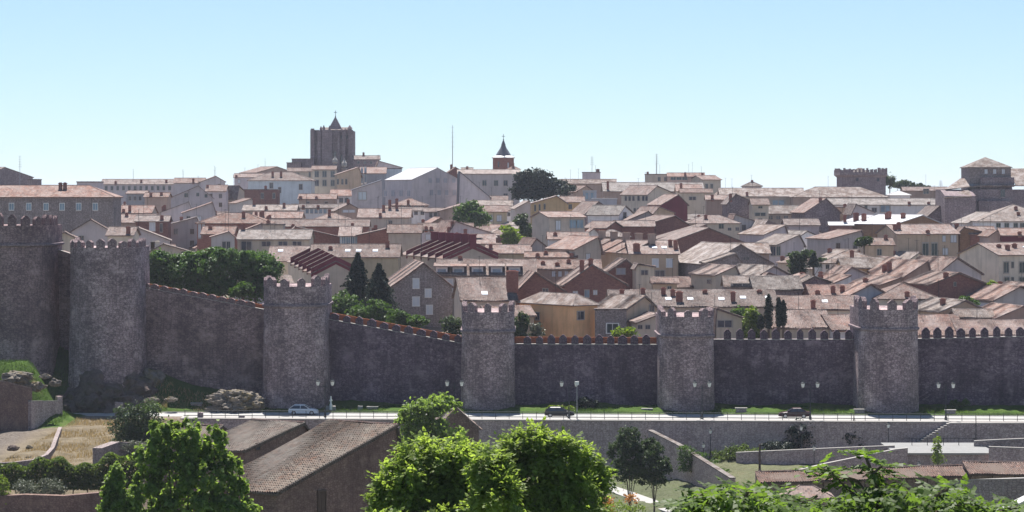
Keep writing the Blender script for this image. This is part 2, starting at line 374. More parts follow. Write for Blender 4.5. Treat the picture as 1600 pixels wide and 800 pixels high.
def terrain():
    xs = np.concatenate([np.linspace(-5000, -700, 8), np.linspace(-500, -110, 9), np.linspace(-100, 100, 161), np.linspace(110, 500, 9), np.linspace(700, 5000, 8)])
    vs = np.concatenate([np.linspace(-400, 0, 5), np.linspace(10, 200, 30), np.linspace(204, 340, 69), [341.5, 343.5, 343.7], np.linspace(344.5, 372, 40), np.linspace(376, 700, 60), np.linspace(720, 1500, 30), [1700, 2000, 3000, 4500, 7000, 9000]])
    V = []
    XX, VV = np.meshgrid(xs, vs)
    YY_ = VV+sk(np.clip(XX, -150, 150))
    Z = ground(XX, YY_)
    nz = np.sin(XX*1.7+YY_*.9)*np.sin(YY_*1.3-XX*.6)*.12+np.sin(XX*.37+1)*np.sin(YY_*.41)*.3
    rough = np.where((VV < 343)|(VV > 354), 1, 0)*np.where(VV < 150, .3, 1)
    V = np.stack([XX, YY_, Z+nz*rough-.012], -1).reshape(-1, 3)
    nx, ny = len(xs), len(vs)
    i = np.arange(nx*ny).reshape(ny, nx)
    Fq = np.stack([i[:-1, :-1], i[:-1, 1:], i[1:, 1:], i[1:, :-1]], -1).reshape(-1, 4)
    m = npmesh('ground', V, Fq, ground_mat(), smooth=True)
    # what grows or lies where: R green grass, G dry grass, B pale earth
    X, Y, v = V[:, 0], V[:, 1], VV.reshape(-1)
    c = np.zeros((len(V), 4)); c[:, 3] = 1
    c[:, 0] = np.where((v > 352.4)&(v < 366.8), 1, 0)*ss(-96, -20, X+30)*.9+np.where((v > 352.4)&(v < 366.8), .1, 0)
    c[:, 0] += np.where((v < 343)&(X > -30)&(v > 240), .5, 0)+np.where(v < 200, .8, 0)
    c[:, 0] += np.where((X < -60)&(v > 330)&(v < 353), 1.0, 0)
    c[:, 1] = np.where((v < 343)&(X < -44)&(v > 265), 1, 0)*ss(-65, -61, X)
    c[:, 2] = np.where((v < 343)&(X < -44)&(v > 200), 1, 0)*(1-ss(-65, -61, X))*(v < 331)+np.where((v < 343.5)&(v > 285)&(X > 8)&(X < 26), .9, 0)
    at_ = m.color_attributes.new('cover', 'FLOAT_COLOR', 'POINT'); at_.data.foreach_set('color', np.clip(c, 0, 1).astype(np.float32).ravel())
    o = link(bpy.data.objects.new('ground', m)); tag(o, kind='structure'); return o
def ground_mat():
    m, n, b = newmat('ground_cover'); p = pos(n)
    a = n.nodes.new('ShaderNodeVertexColor'); a.layer_name = 'cover'
    sp = nd(n, 'ShaderNodeSeparateColor'); n.links.new(a.outputs[0], sp.inputs[0])
    f1 = noise(n, p, .35, 5, .65); f2 = noise(n, p, 2.2, 4, .7)
    soil = ramp(n, f2, [(.3, (.13, .105, .085)), (.7, (.24, .20, .165))])
    earth = ramp(n, f2, [(.28, (.065, .055, .048)), (.5, (.13, .112, .098)), (.72, (.20, .175, .155))])
    dry = ramp(n, f1, [(.3, (.095, .08, .055)), (.5, (.155, .128, .09)), (.72, (.22, .185, .135))])
    green = ramp(n, f1, [(.3, (.04, .07, .016)), (.55, (.06, .105, .022)), (.75, (.11, .115, .045))])
    c = mix(n, sp.outputs[2], soil, earth); c = mix(n, sp.outputs[1], c, dry); c = mix(n, sp.outputs[0], c, green)
    n.links.new(c, b.inputs['Base Color']); b.inputs['Roughness'].default_value = 1; b.inputs['Specular IOR Level'].default_value = .05
    bump(n, b, f2, 1.0, .3)
    return m
terrain()

# ------------------------------------------------------------------ road, pavement, kerb (skewed sheets)
def strip(name, v0, v1, z, mat, x0=-130, x1=130, h=0.0, kind='structure'):
    mb = MB(); xs = np.linspace(x0, x1, 14)
    for a, b in zip(xs, xs[1:]):
        A = [(a, v0+sk(a)), (b, v0+sk(b)), (b, v1+sk(b)), (a, v1+sk(a))]
        if h: mb.hexa([(*p, z-h) for p in A], [(*p, z) for p in A])
        else: mb.face([(*p, z) for p in A])
    o = mb.build(name, mat); tag(o, kind=kind); return o
strip('road', 347.0, 353.0, .004, 'road')
strip('pavement', 344.0, 346.8, .12, 'paving', -46.5, 130, .3)
strip('kerb', 346.8, 347.0, .13, 'kerb', -46.5, 130, .3)
strip('far_kerb', 353.0, 353.25, .12, 'kerb', -130, 130, .3)
strip('road_marking', 347.25, 347.37, .009, 'mark')
strip('road_marking', 352.6, 352.72, .009, 'mark')
mb = MB()
for i in range(-30, 31):
    a, b = i*4.0, i*4.0+1.6
    mb.face([(a, 349.95+sk(a), .009), (b, 349.95+sk(b), .009), (b, 350.07+sk(b), .009), (a, 350.07+sk(a), .009)])
tag(mb.build('road_marking', 'mark'), kind='structure')

# retaining wall under the road
def skewbox(name, x0, x1, v0, v1, z0, z1, mat, parent=None, n=1):
    mb = MB(); xs = np.linspace(x0, x1, n+1)
    zb = z0 if callable(z0) else (lambda x: z0); zt = z1 if callable(z1) else (lambda x: z1)
    for a, b in zip(xs, xs[1:]):
        A = [(a, v0+sk(a)), (b, v0+sk(b)), (b, v1+sk(b)), (a, v1+sk(a))]
        mb.hexa([(*p, zb(p[0])) for p in A], [(*p, zt(p[0])) for p in A])
    return mb.build(name, mat, parent)
t = empty('retaining_wall', (0, 343.4, -4)); tag(t, 'long grey stone retaining wall below the road railing', 'wall')
def pz(o, root): o.parent = root; o.matrix_parent_inverse = Matrix.Translation(root.location).inverted(); return o
pz(skewbox('masonry', -46.5, 130, 343.1, 343.98, -9, -.02, 'terracestone'), t)
pz(skewbox('coping', -46.5, 130, 343.0, 343.99, -.02, .11, 'bench'), t)

# railing along the pavement
t = empty('road_railing', (0, 344.3, 0)); tag(t, 'thin dark metal railing along the pavement above the retaining wall', 'railing')
pm = MB().box(-.035, .035, -.035, .035, 0, 1.05).mesh('post', 'metal')
x = -46
while x < 128:
    o = bpy.data.objects.new('post', pm); link(o, t); o.location = (x, sk(x), .11); x += 1.9
for nm, z, r in (('top_rail', 1.1, .035), ('bottom_rail', .40, .055)):
    mb = MB(); A = [(-46.2, sk(-46.2)), (128, sk(128))]
    mb.tube([(A[0][0], A[0][1], z), (A[1][0], A[1][1], z)], r, 6); mb.build(nm, 'metal', t)

# ------------------------------------------------------------------ the town wall
WV = 364.0
def wy(x): return WV+sk(x)
merlon_cache = {}
def merlon_mesh(w, h, d, mat):
    key = (round(w, 2), round(h, 2), d, mat)
    if key not in merlon_cache:
        mb = MB(); hs = h*.68
        mb.prismy([(-w/2, -.15), (w/2, -.15), (w/2*1.02, hs), (w*.12, h), (-w*.12, h), (-w/2*1.02, hs)], -d/2, d/2)
        merlon_cache[key] = mb.mesh('merlon', mat)
    return merlon_cache[key]
def curtain(label, pxl, pxr, yl, yr, pitch, first, mh, mw=12.2, orange=False, xext=None, mat='wallstone'):
    Ym = wy(xat((pxl+pxr)/2, 364))
    def X(px): return xat(px, wy(xat(px, 364)))
    x0, x1 = X(pxl-6), X(pxr+6)
    if xext: x1 = xext
    zl, zr = zat(yl, wy(x0)), zat(yr, wy(x1))
    def top(x): return zl+(zr-zl)*(x-X(pxl))/(X(pxr)-X(pxl))
    root = empty('curtain_wall', ((x0+x1)/2, wy((x0+x1)/2), 0)); tag(root, label, 'wall', 'curtain walls between the towers')
    inv = Matrix.Translation(root.location).inverted()
    def add(o): o.parent = root; o.matrix_parent_inverse = inv; return o
    n = max(2, int((x1-x0)/3))
    add(skewbox('masonry', x0, x1, WV, WV+3.0, -2, top, mat, n=n))
    sill = add(skewbox('crenel_sill', x0, x1, WV-.06, WV+.8, top, lambda x: top(x)+.09, 'bench', n=n))
    px = first; sc_ = F/Ym
    while px < (pxr if xext is None else 800+x1*sc_) - mw*.45:
        x = X(px); w_ = mw/sc_*random.uniform(.93, 1.07); h_ = mh/sc_*random.uniform(.94, 1.06)
        o = bpy.data.objects.new('merlon', merlon_mesh(round(w_*8)/8, round(h_*6)/6, .8, mat)); link(o)
        o.scale = (random.uniform(.88, 1.1), 1, random.uniform(.84, 1.06)); o.location = (x, wy(x)+.4, top(x)+.02); o.rotation_euler = (0, random.uniform(-.012, .012), sk(1)); add(o)
        px += pitch*random.uniform(.97, 1.03)
    if orange:
        add(skewbox('inner_parapet', x0, x1, WV+2.55, WV+2.85, top, lambda x: top(x)+orange, 'orangebrick', n=n))
    return root
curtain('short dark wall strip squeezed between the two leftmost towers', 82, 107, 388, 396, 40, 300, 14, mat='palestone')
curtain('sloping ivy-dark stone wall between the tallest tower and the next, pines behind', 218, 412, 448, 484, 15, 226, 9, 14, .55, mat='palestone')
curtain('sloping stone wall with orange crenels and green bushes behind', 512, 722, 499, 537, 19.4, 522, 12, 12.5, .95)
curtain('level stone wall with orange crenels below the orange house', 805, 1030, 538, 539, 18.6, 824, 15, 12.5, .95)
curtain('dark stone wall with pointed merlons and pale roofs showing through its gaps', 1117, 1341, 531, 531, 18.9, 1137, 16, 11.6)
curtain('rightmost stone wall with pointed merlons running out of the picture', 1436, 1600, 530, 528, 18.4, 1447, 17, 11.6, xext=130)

def tower(label, pxl, pxr, ytop, ymer, zb, Yf, mat='towerstone', cornice=True, batter=.035, nm=9, mw=11.5, mh=15, gable=True, depth=9, small=()):
    """D-shaped tower: half round front, straight sides back into the wall. ytop: crenel sill row, ymer: merlon tip row."""
    cx = (pxl+pxr)/2; r = (pxr-pxl)/2/F*(Yf+ (pxr-pxl)/2/F*Yf); X0 = xat(cx, Yf+r*.8)
    zt = zat(ytop, Yf+r*.5)
    root = empty('wall_tower', (X0, Yf+r, zb)); tag(root, label, 'tower', 'round towers of the town wall')
    H = zt-zb
    def ring(rr, z, n=26, back=depth):
        pts = [(-rr, back, z)]+[(-rr*math.cos(math.pi*k/n), -rr*math.sin(math.pi*k/n), z) for k in range(n+1)]+[(rr, back, z)]
        return pts
    def shell(mb, prof, back=depth):
        rings = []; m = len(ring(1, 0))
        for rr, z in prof:
            i = len(mb.v); mb.v += ring(rr, z, back=back); rings.append(i)
        for a, b in zip(rings, rings[1:]):
            for k in range(m): mb.f.append((a+k, a+(k+1) % m, b+(k+1) % m, b+k)); mb.mi.append(mb.cur)
        mb.f.append(tuple(rings[-1]+k for k in range(m))); mb.mi.append(mb.cur)
    pc = H-3.1 if cornice else H-.05
    mb = MB(); shell(mb, [(r*(1+batter*3), -6), (r*(1+batter), H*.12), (r, H*.6), (r*.985, pc)])
    o = mb.build('shaft', mat, root); uvround(o, r)
    if cornice:
        mb = MB(); shell(mb, [(r*.985, pc-.02), (r*1.045, pc+.12), (r*1.045, pc+.4), (r*1.0, pc+.46)], depth+.05); o = mb.build('cornice', 'darkstone', root); uvround(o, r)
        mb = MB(); shell(mb, [(r*.99, pc+.4), (r*.99, H)], depth-.05); o = mb.build('parapet', mat, root); uvround(o, r)
    sc_ = F/Yf
    rm = r*.99-.35; arc = math.pi*rm+2*depth*.6
    me = merlon_mesh(mw/sc_, mh/sc_, .7, mat)
    for k in range(nm):
        s_ = -arc/2+arc*(k+.5)/nm
        if abs(s_) <= math.pi*rm/2:
            a = s_/rm; p = (rm*math.sin(a), -rm*math.cos(a)); rz = a
        else:
            e = abs(s_)-math.pi*rm/2; sg = 1 if s_ > 0 else -1; p = (sg*rm, e); rz = sg*math.pi/2
        o = bpy.data.objects.new('merlon', me); link(o, root)
        o.location = (p[0], p[1], H); o.rotation_euler = (0, 0, rz+random.uniform(-.03, .03)); o.scale = (random.uniform(.82, 1.15), 1, random.uniform(.72, 1.1))
    return root
def uvround(o, r):
    m = o.data; u = m.uv_layers[0].data; arr = np.empty(len(m.loops)*2, np.float32); u.foreach_get('uv', arr); arr = arr.reshape(-1, 2)
    co = np.empty(len(m.vertices)*3); m.vertices.foreach_get('co', co); co = co.reshape(-1, 3)
    li = np.empty(len(m.loops), int); m.loops.foreach_get('vertex_index', li); p = co[li]
    ang = np.arctan2(p[:, 0], np.maximum(-p[:, 1], 1e-4)); uu = np.where(p[:, 1] <= 0.01, ang*r, np.sign(p[:, 0])*(math.pi/2*r+p[:, 1]))
    arr[:, 0] = uu; arr[:, 1] = p[:, 2]; u.foreach_set('uv', arr.ravel())
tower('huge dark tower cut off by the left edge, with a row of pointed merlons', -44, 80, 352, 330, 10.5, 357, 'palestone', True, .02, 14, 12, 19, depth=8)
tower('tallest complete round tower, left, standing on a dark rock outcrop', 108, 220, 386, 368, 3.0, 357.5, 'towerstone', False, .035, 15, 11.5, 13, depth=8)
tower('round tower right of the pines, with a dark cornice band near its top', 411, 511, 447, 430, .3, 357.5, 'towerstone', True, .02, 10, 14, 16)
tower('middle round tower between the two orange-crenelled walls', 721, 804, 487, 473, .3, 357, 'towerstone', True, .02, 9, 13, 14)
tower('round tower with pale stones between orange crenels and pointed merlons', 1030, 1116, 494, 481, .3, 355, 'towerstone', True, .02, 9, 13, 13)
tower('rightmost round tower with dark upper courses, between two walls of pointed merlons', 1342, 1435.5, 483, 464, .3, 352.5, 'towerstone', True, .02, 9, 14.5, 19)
# ------------------------------------------------------------------ houses
WALLNAME = {'brick': 'brick_house', 'darkbrick': 'brick_house', 'ochrebrick': 'brick_house', 'housestone': 'stone_house', 'darkstone': 'stone_house'}
HG = 'houses of the walled town'; R2 = random.Random(5)
win_cache = {}
def win_meshes(fr, gl):
    k = (fr, gl)
    if k not in win_cache:
        f = MB(); t = .11
        f.box(-.5-t, .5+t, -.10, .02, -.5-t, -.5); f.box(-.5-t, .5+t, -.10, .02, .5, .5+t); f.box(-.5-t, -.5, -.10, .02, -.5, .5); f.box(.5, .5+t, -.10, .02, -.5, .5)
        f.box(-.03, .03, -.06, .02, -.5, .5)
        p = MB().box(-.5, .5, -.03, .01, -.5, .5)
        win_cache[k] = (f.mesh('window', fr), p.mesh('pane', gl))
    return win_cache[k]
def window(root, loc, rz, w_, h_, fr='frame', gl='glass'):
    f, p = win_meshes(fr, gl)
    o = link(bpy.data.objects.new('window', f), root); o.location = loc; o.rotation_euler = (0, 0, rz); o.scale = (w_, 1, h_)
    q = link(bpy.data.objects.new('pane', p), o); return o
chim = {}
def chimney(roof, x, y, zb, zt, wd=.75, mat='brick'):
    h = max(.9, zt-zb); key = (round(h, 1), round(wd, 1), mat)
    if key not in chim:
        mb = MB(); a = wd/2; mb.box(-a, a, -a*.8, a*.8, -.4, h-.28); mb.box(-a-.09, a+.09, -a*.8-.09, a*.8+.09, h-.28, h-.14); mb.box(-a*.7, a*.7, -a*.5, a*.5, h-.14, h)
        chim[key] = mb.mesh('chimney', mat)
    o = link(bpy.data.objects.new('chimney', chim[key]), roof); o.location = (x, y, zb); return o
skm = {}
def antenna(roof, x, y, z, h=3.0):
    k = round(h*2)
    if k not in skm:
        mb = MB(); mb.tube([(0, 0, -.3), (0, 0, h)], .035, 5)
        mb.tube([(-.5, 0, h-.1), (.5, 0, h-.1)], .02, 4)
        for q in (-.4, -.2, 0, .2, .4): mb.tube([(q, -.25, h-.1), (q, .25, h-.1)], .014, 4)
        skm[k] = mb.mesh('antenna', 'metal')
    o = link(bpy.data.objects.new('antenna', skm[k]), roof); o.location = (x, y, z); o.rotation_euler = (0, 0, random.uniform(0, 3)); return o
def corr(name, parent, P, U, V_, lu, lv, mat='barntile', pitch=.27, amp=.06, row=.5, jit=.02, kind='stuff'):
    """corrugated tile surface over the slope: P corner, U along the eave, V_ up the slope"""
    nu = max(2, int(lu/pitch))*4; nv = max(1, int(lv/row)); U = Vector(U).normalized(); V_ = Vector(V_).normalized(); N = U.cross(V_).normalized()
    if N.z < 0: N = -N
    us = np.linspace(0, lu, nu+1); prof = amp*np.sin(np.arange(nu+1)*np.pi/2+.4)
    colr = np.repeat(rng.normal(size=nu//4+1), 4)[:nu+1]*.012
    A, Fq = [], []
    Pn, Un, Vn, Nn = (np.array(x) for x in (P, U, V_, N))
    def sag(u, v): return -.10*np.sin(np.pi*np.clip(v/lv, 0, 1))*(.6+.4*np.sin(u*.7))+.05*np.sin(u*.9+v*.4)
    base = 0
    for r in range(nv):
        v0, v1 = r*lv/nv, (r+1)*lv/nv+.05; j = rng.normal(size=nu+1)*jit*.4; j = np.repeat(j[::4], 4)[:nu+1]
        for v, lift in ((v0, .045), (v1, 0.0)):
            A.append(Pn+us[:, None]*Un+(v+j*1.5)[:, None]*Vn+(prof+lift+colr+j+sag(us, v))[:, None]*Nn)
        i = base+np.arange(nu); Fq.append(np.stack([i, i+1, i+nu+2, i+nu+1], 1)); base += 2*(nu+1)
    m = npmesh(name, np.concatenate(A), np.concatenate(Fq), mat); autouv_plane(m, P, U, V_)
    o = link(bpy.data.objects.new(name, m), parent)
    if kind: o['kind'] = kind
    return o
def autouv_plane(m, P, U, V_):
    co = np.empty(len(m.vertices)*3, np.float32); m.vertices.foreach_get('co', co); co = co.reshape(-1, 3)-np.array(P)
    li = np.empty(len(m.loops), np.int32); m.loops.foreach_get('vertex_index', li)
    uv = np.stack([co@np.array(U), co@np.array(V_)], 1)[li]; m.uv_layers.new(name='UVMap').data.foreach_set('uv', uv.astype(np.float32).ravel())
FOOT = []                                                # footprints: (x, y, radius)
def slab(mb, pts, t):                                    # thick roof plane from its lower-surface outline
    n = len(pts); a = Vector(pts[1])-Vector(pts[0]); b = Vector(pts[2])-Vector(pts[0]); nr = a.cross(b).normalized()
    if nr.z < 0: nr = -nr; pts = list(reversed(pts))
    mb.hexa(pts, [tuple(Vector(p)+nr*t) for p in pts])
def H(label, x0, x1, x2, ye, ya, kind, wall, roof, w=(), c=(), s=(), ax=None, Y=None, cat='house', name=None, base=None, Lm=11., d=None,
      fr='frame', gl='glass', ant=0, o=.4, group=HG, gmat=None, hgt=None, pitch=20, a=None, wd=.75, skl='skylight', cm='brick'):
    Y = Y or Yd(ye); S = F/Y
    wr, wl = (x2-x1)/S, (x1-x0)/S
    if a is not None:
        a = R(a); W = wr/math.cos(a) if wr > 0 else d; D = (wl/math.sin(a)) if x1 > x0 else (d or Lm)
    elif x1 == x0:
        a = R(random.uniform(-1.5, 1.5)); W = wr; D = d
    elif x2 == x1:
        a = R(90); W = d; D = wl
    elif wr >= wl:
        a = math.asin(min(.75, max(.12, wl/(d or Lm)))); W = wr/math.cos(a); D = d or wl/math.sin(a)
    else:
        a = math.acos(min(.75, max(.12, wr/(d or Lm)))); W = wr/math.cos(a); D = wl/math.sin(a)
    P0 = Vector((xat(x1, Y), Y, 0)); rv = Vector((math.cos(a), math.sin(a), 0)); lv = Vector((-math.sin(a), math.cos(a), 0))
    ze = zat(ye, Y)
    dz = lambda dpt: 0
    if kind in ('gl', 'hip') and D is None:               # ridge parallel to the front: depth from the seen height of the slope
        k = math.tan(R(pitch))*S+F*(HC-ze)/Y/Y
        D = 2*max(1.5, (ye-ya)/max(k, .5))
    if D is None: D = 9
    if kind == 'gr':
        axp = ax if ax is not None else (x1+x2)/2
        u = (xat(axp, Y)-P0.x)/math.cos(a); u = min(max(u, .15), W-.15)
        zr = zat(ya, Y+u*math.sin(a)); 
    elif kind in ('gl', 'hip', 'flat'):
        if kind == 'hip' and D > W*1.6: pass
        yd = D/2*math.cos(a)
        zr = zat(ya, Y+yd)
    zr = max(zr, ze+.3)
    cen = P0+rv*W/2+lv*D/2
    zb = base if base is not None else min(gz(P0.x, P0.y), gz(cen.x, cen.y), gz((P0+rv*W).x, (P0+rv*W).y), ze-2.2)-.6
    if hgt: zb = ze-hgt
    FOOT.append((cen.x, cen.y, math.hypot(W, D)/2*.8, P0.copy(), rv, lv, W, D))
    root = empty(name or WALLNAME.get(wall, 'house'), (P0.x, P0.y, zb), a)
    he, hr = ze-zb, zr-zb
    mb = MB(); T = .2
    if kind == 'gr':
        mb.prismy([(0, 0), (W, 0), (W, he), (u, hr-.02), (0, he)], 0, D)
        sl_, sr_ = (hr-he)/u, (hr-he)/(W-u)
        rf = MB(); oe = min(o, .35)
        slab(rf, [(-oe, -o, he-oe*sl_), (u, -o, hr), (u, D+o, hr), (-oe, D+o, he-oe*sl_)], T)
        if W-u > .5: slab(rf, [(u, -o, hr), (W+oe, -o, he-oe*sr_), (W+oe, D+o, he-oe*sr_), (u, D+o, hr)], T)
        rf.tube([(u, -o-.05, hr+T), (u, D+o+.05, hr+T)], .13, 6)
        zs = lambda x, y: hr-(u-x)*sl_ if x < u else hr-(x-u)*sr_
        ridge = lambda t: (u, D*t); vis = lambda f, t: (u*(1-f), D*t)
        ra, rb = P0+rv*u, P0+rv*u+lv*D
    elif kind == 'gl':
        mb.prismx([(0, 0), (D, 0), (D, he), (D/2, hr-.02), (0, he)], 0, W)
        sl_ = (hr-he)/(D/2); rf = MB(); oe = min(o, .4)
        slab(rf, [(-o, -oe, he-oe*sl_), (W+o, -oe, he-oe*sl_), (W+o, D/2, hr), (-o, D/2, hr)], T)
        slab(rf, [(-o, D/2, hr), (W+o, D/2, hr), (W+o, D+oe, he-oe*sl_), (-o, D+oe, he-oe*sl_)], T)
        rf.tube([(-o-.05, D/2, hr+T), (W+o+.05, D/2, hr+T)], .13, 6)
        ridge = lambda t: (W*t, D/2); vis = lambda f, t: (W*t, D/2*(1-f))
        ra, rb = P0+lv*D/2, P0+lv*D/2+rv*W
    elif kind == 'hip':
        mb.box(0, W, 0, D, 0, he); rf = MB(); oe = o; q = min(W, D)/2*.95
        sl_ = (hr-he)/(D/2); ez = he-oe*sl_
        if W >= D: r1, r2 = (q, D/2, hr), (W-q, D/2, hr)
        else: r1, r2 = (W/2, q, hr), (W/2, D-q, hr)
        C = [(-oe, -oe, ez), (W+oe, -oe, ez), (W+oe, D+oe, ez), (-oe, D+oe, ez)]
        if W >= D:
            for pts in ([C[0], C[1], r2, r1], [C[1], C[2], r2], [C[2], C[3], r1, r2], [C[3], C[0], r1]): slab(rf, pts, T)
        else:
            for pts in ([C[0], C[1], r1], [C[1], C[2], r2, r1], [C[2], C[3], r2], [C[3], C[0], r1, r2]): slab(rf, pts, T)
        for p, q2 in ((C[0], r1), (C[1], r2 if W >= D else r1), (r1, r2)): rf.tube([(p[0], p[1], p[2]+T), (q2[0], q2[1], q2[2]+T)], .11, 5)
        ridge = lambda t: (r1[0]+(r2[0]-r1[0])*t, r1[1]+(r2[1]-r1[1])*t); vis = lambda f, t: (r1[0]+(r2[0]-r1[0])*t, (r1[1]+(r2[1]-r1[1])*t)*(1-f))
        ra = P0+rv*r1[0]+lv*r1[1]; rb = P0+rv*r2[0]+lv*r2[1]
    else:
        mb.box(0, W, 0, D, 0, he); rf = MB(); rf.box(-.15, W+.15, -.15, D+.15, he+.004, he+.3)
        hr = he+.3; zr = ze+.3
        ridge = lambda t: (W*t, D*.4); vis = lambda f, t: (W*t, D*.4); ra, rb = P0+lv*D*.4, P0+lv*D*.4+rv*W; sl_ = 0
    mb.build('wall', wall, root)
    ro = rf.build('roof', roof, root)
    if Y < 470 and kind in ('gr', 'gl') and roof.endswith('tile') and name != 'barn':
        e_ = .36
        if kind == 'gr':
            for sgn, uu, x_e, sl2 in ((1, u, -e_, sl_), (-1, W-u, W+e_, sr_)):
                if uu < 1: continue
                ln = math.hypot(uu+e_, (uu+e_)*sl2); P_ = (x_e, D+o if sgn > 0 else -o, he-e_*sl2+T+.06)
                corr('roof_tiles', ro, P_, (0, -sgn, 0), (sgn*(uu+e_)/ln, 0, (uu+e_)*sl2/ln), D+2*o, ln, roof)
        else:
            ln = math.hypot(D/2+e_, (D/2+e_)*sl_)
            corr('roof_tiles', ro, (-o, -e_, he-e_*sl_+T+.06), (1, 0, 0), (0, (D/2+e_)/ln, (D/2+e_)*sl_/ln), W+2*o, ln, roof)
    if not w and wall in ('cream', 'white', 'beige', 'tan', 'lilac', 'grey', 'brown', 'ochre') and W > 4.5 and he > 4 and name != 'barn' and R2.random() < .6:
        nwin = max(1, int(W/R2.uniform(2.6, 4)))
        for i_ in range(nwin):
            for lv_ in range(1 if he < 6 else 2):
                zz_ = he-1.5-2.8*lv_
                if zz_ > 1.5 and R2.random() < .8: window(root, (W*(i_+.5)/nwin, -.02, zz_), 0, .9, 1.25, fr, R2.choice(['glass', 'glass', 'blind', 'wood']))
    xa, xb = 800+F*ra.x/ra.y, 800+F*rb.x/rb.y
    def tpar(px): return min(.97, max(.03, (px-xa)/(xb-xa) if abs(xb-xa) > 1 else .5))
    for it in c:
        px, yt, hp = it[:3]; t = tpar(px); Yr = (ra+(rb-ra)*t).y
        zt_ = zat(yt, Yr)-zb; h = max(.8, hp/S); f = min(.95, max(0, (hr-(zt_-h))/max(hr-he, .1))) if kind != 'flat' else 0
        x, y = vis(f, t); chimney(ro, x, y, hr-(hr-he)*f-.1, zt_, it[3] if len(it) > 3 else wd, cm)
    for px, py in s:
        t = tpar(px); Yr = (ra+(rb-ra)*t).y; f = min(.85, max(.12, (hr-(zat(py, Yr)-zb))/max(hr-he, .1)*.9))
        x, y = vis(f, t); mk = MB(); e = .55
        if kind == 'gl' or (kind == 'hip' and W >= D):
            dzz = sl_*.5; mk.hexa([(x-.5, y-.5, hr-(hr-he)*f-dzz+.1), (x+.5, y-.5, hr-(hr-he)*f-dzz+.1), (x+.5, y+.5, hr-(hr-he)*f+dzz+.1), (x-.5, y+.5, hr-(hr-he)*f+dzz+.1)],
                                  [(x-.5, y-.5, hr-(hr-he)*f-dzz+.34), (x+.5, y-.5, hr-(hr-he)*f-dzz+.34), (x+.5, y+.5, hr-(hr-he)*f+dzz+.34), (x-.5, y+.5, hr-(hr-he)*f+dzz+.34)])
        else:
            dzz = (hr-he)/max(u, .5)*.5 if kind == 'gr' else 0; z_ = hr-(hr-he)*f
            mk.hexa([(x-.5, y-.5, z_-dzz+.1), (x+.5, y-.5, z_+dzz+.1), (x+.5, y+.5, z_+dzz+.1), (x-.5, y+.5, z_-dzz+.1)], [(x-.5, y-.5, z_-dzz+.34), (x+.5, y-.5, z_+dzz+.34), (x+.5, y+.5, z_+dzz+.34), (x-.5, y+.5, z_-dzz+.34)])
        mk.build('skylight', skl, ro)
    for it in w:
        px, py, pw, ph = it[:4]; gg = it[4] if len(it) > 4 else gl; ff = it[5] if len(it) > 5 else fr
        if px >= x1 or x1 == x0:
            uu = (xat(px, Y)-P0.x)/math.cos(a); Yw = Y+uu*math.sin(a); uu = (xat(px, Yw)-P0.x)/math.cos(a)
            if not (-.2 < uu < W+.2): continue
            window(root, (uu, -.02, zat(py, Yw)-zb), 0, pw/S/math.cos(a), ph/S, ff, gg)
        else:
            vv = (P0.x-xat(px, Y))/max(.1, math.sin(a)); Yw = Y+vv*math.cos(a); vv = (P0.x-xat(px, Yw))/max(.1, math.sin(a))
            window(root, (-.02, vv, zat(py, Yw)-zb), -math.pi/2, pw/S/max(.2, math.sin(a)), ph/S, ff, gg)
    if not ant and R2.random() < .4 and kind != 'flat' and cat == 'house': ant = 1
    for i in range(ant):
        t = random.uniform(.15, .85); x, y = ridge(t); antenna(ro, x, y, hr, random.uniform(2, 4.5))
    tag(root, label, cat, group); root['_z'] = (he, hr)
    del root['_z']
    return root
def E(label, xl, xr, ye, ya, wall, roof, kind='gl', **k):
    return H(label, xl, xl, xr, ye, ya, kind, wall, roof, **k)
def G(label, x1, x2, ye, ya, ax, xb, wall, roof, **k):
    return H(label, xb, x1, x2, ye, ya, 'gr', wall, roof, ax=ax, **k)
def row(xs, y, w_, h_, *r): return [(x, y, w_, h_, *r) for x in xs]

# --- left skyline and left quarter
E('long stone palace with one row of six framed windows above the left towers', -70, 176, 308, 291, 'housestone', 'pinktile', 'hip', Y=520, c=[(97, 285, 12), (104, 285, 12)],
  w=row([18, 45, 72, 97, 123, 149], 323, 7, 10, 'blueglass', 'whiteframe'), cm='darkbrick')
G('dark church roof peeping over the palace at the far left', -30, 40, 277, 262, 2, -60, 'darkstone', 'darktile', Y=900, name='church')
E('small dark annexe stepping down beside the church at the far left', 42, 58, 281, 279, 'darkstone', 'darktile', 'flat', Y=890, d=8)
E('plain lilac flat-topped block rising behind the right end of the palace', 120, 153, 285, 284, 'lilac', 'darktile', 'flat', Y=700, d=10)
E('very long pale building with a row of tiny windows on the left skyline', 158, 312, 288, 281, 'lilac', 'browntile', Y=900, w=row(range(166, 312, 9), 294, 3.6, 6), c=[(184, 283, 6), (223, 281, 5), (262, 281, 5)], ant=3)
E('stepped roof end joined to the long skyline building, with one chimney', 272, 318, 286, 279, 'lilac', 'browntile', Y=880, c=[(304, 279, 8)], ant=1)
G('lilac gable topping the left skyline, antennas on its ridge', 315, 351, 284, 276, 337, 306, 'lilac', 'browntile', Y=870, ant=3)
G('pale lilac house with a broad gable and two small dark windows below the skyline gable', 265, 332, 310, 291, 309, 262, 'lilac', 'pinktile', Y=760, w=[(291, 305, 5, 6), (309, 304, 4, 5), (322, 306, 4, 5)])
E('pink roofed house right of the pale lilac gable', 322, 352, 299, 290, 'lilac', 'pinktile', Y=790, c=[(325, 289, 5)])
E('small blue grey block with a shadowed front among the far left roofs', 198, 227, 303, 299, 'bluegrey', 'browntile', Y=740, w=row([203, 211, 219], 310, 4, 6), d=9)
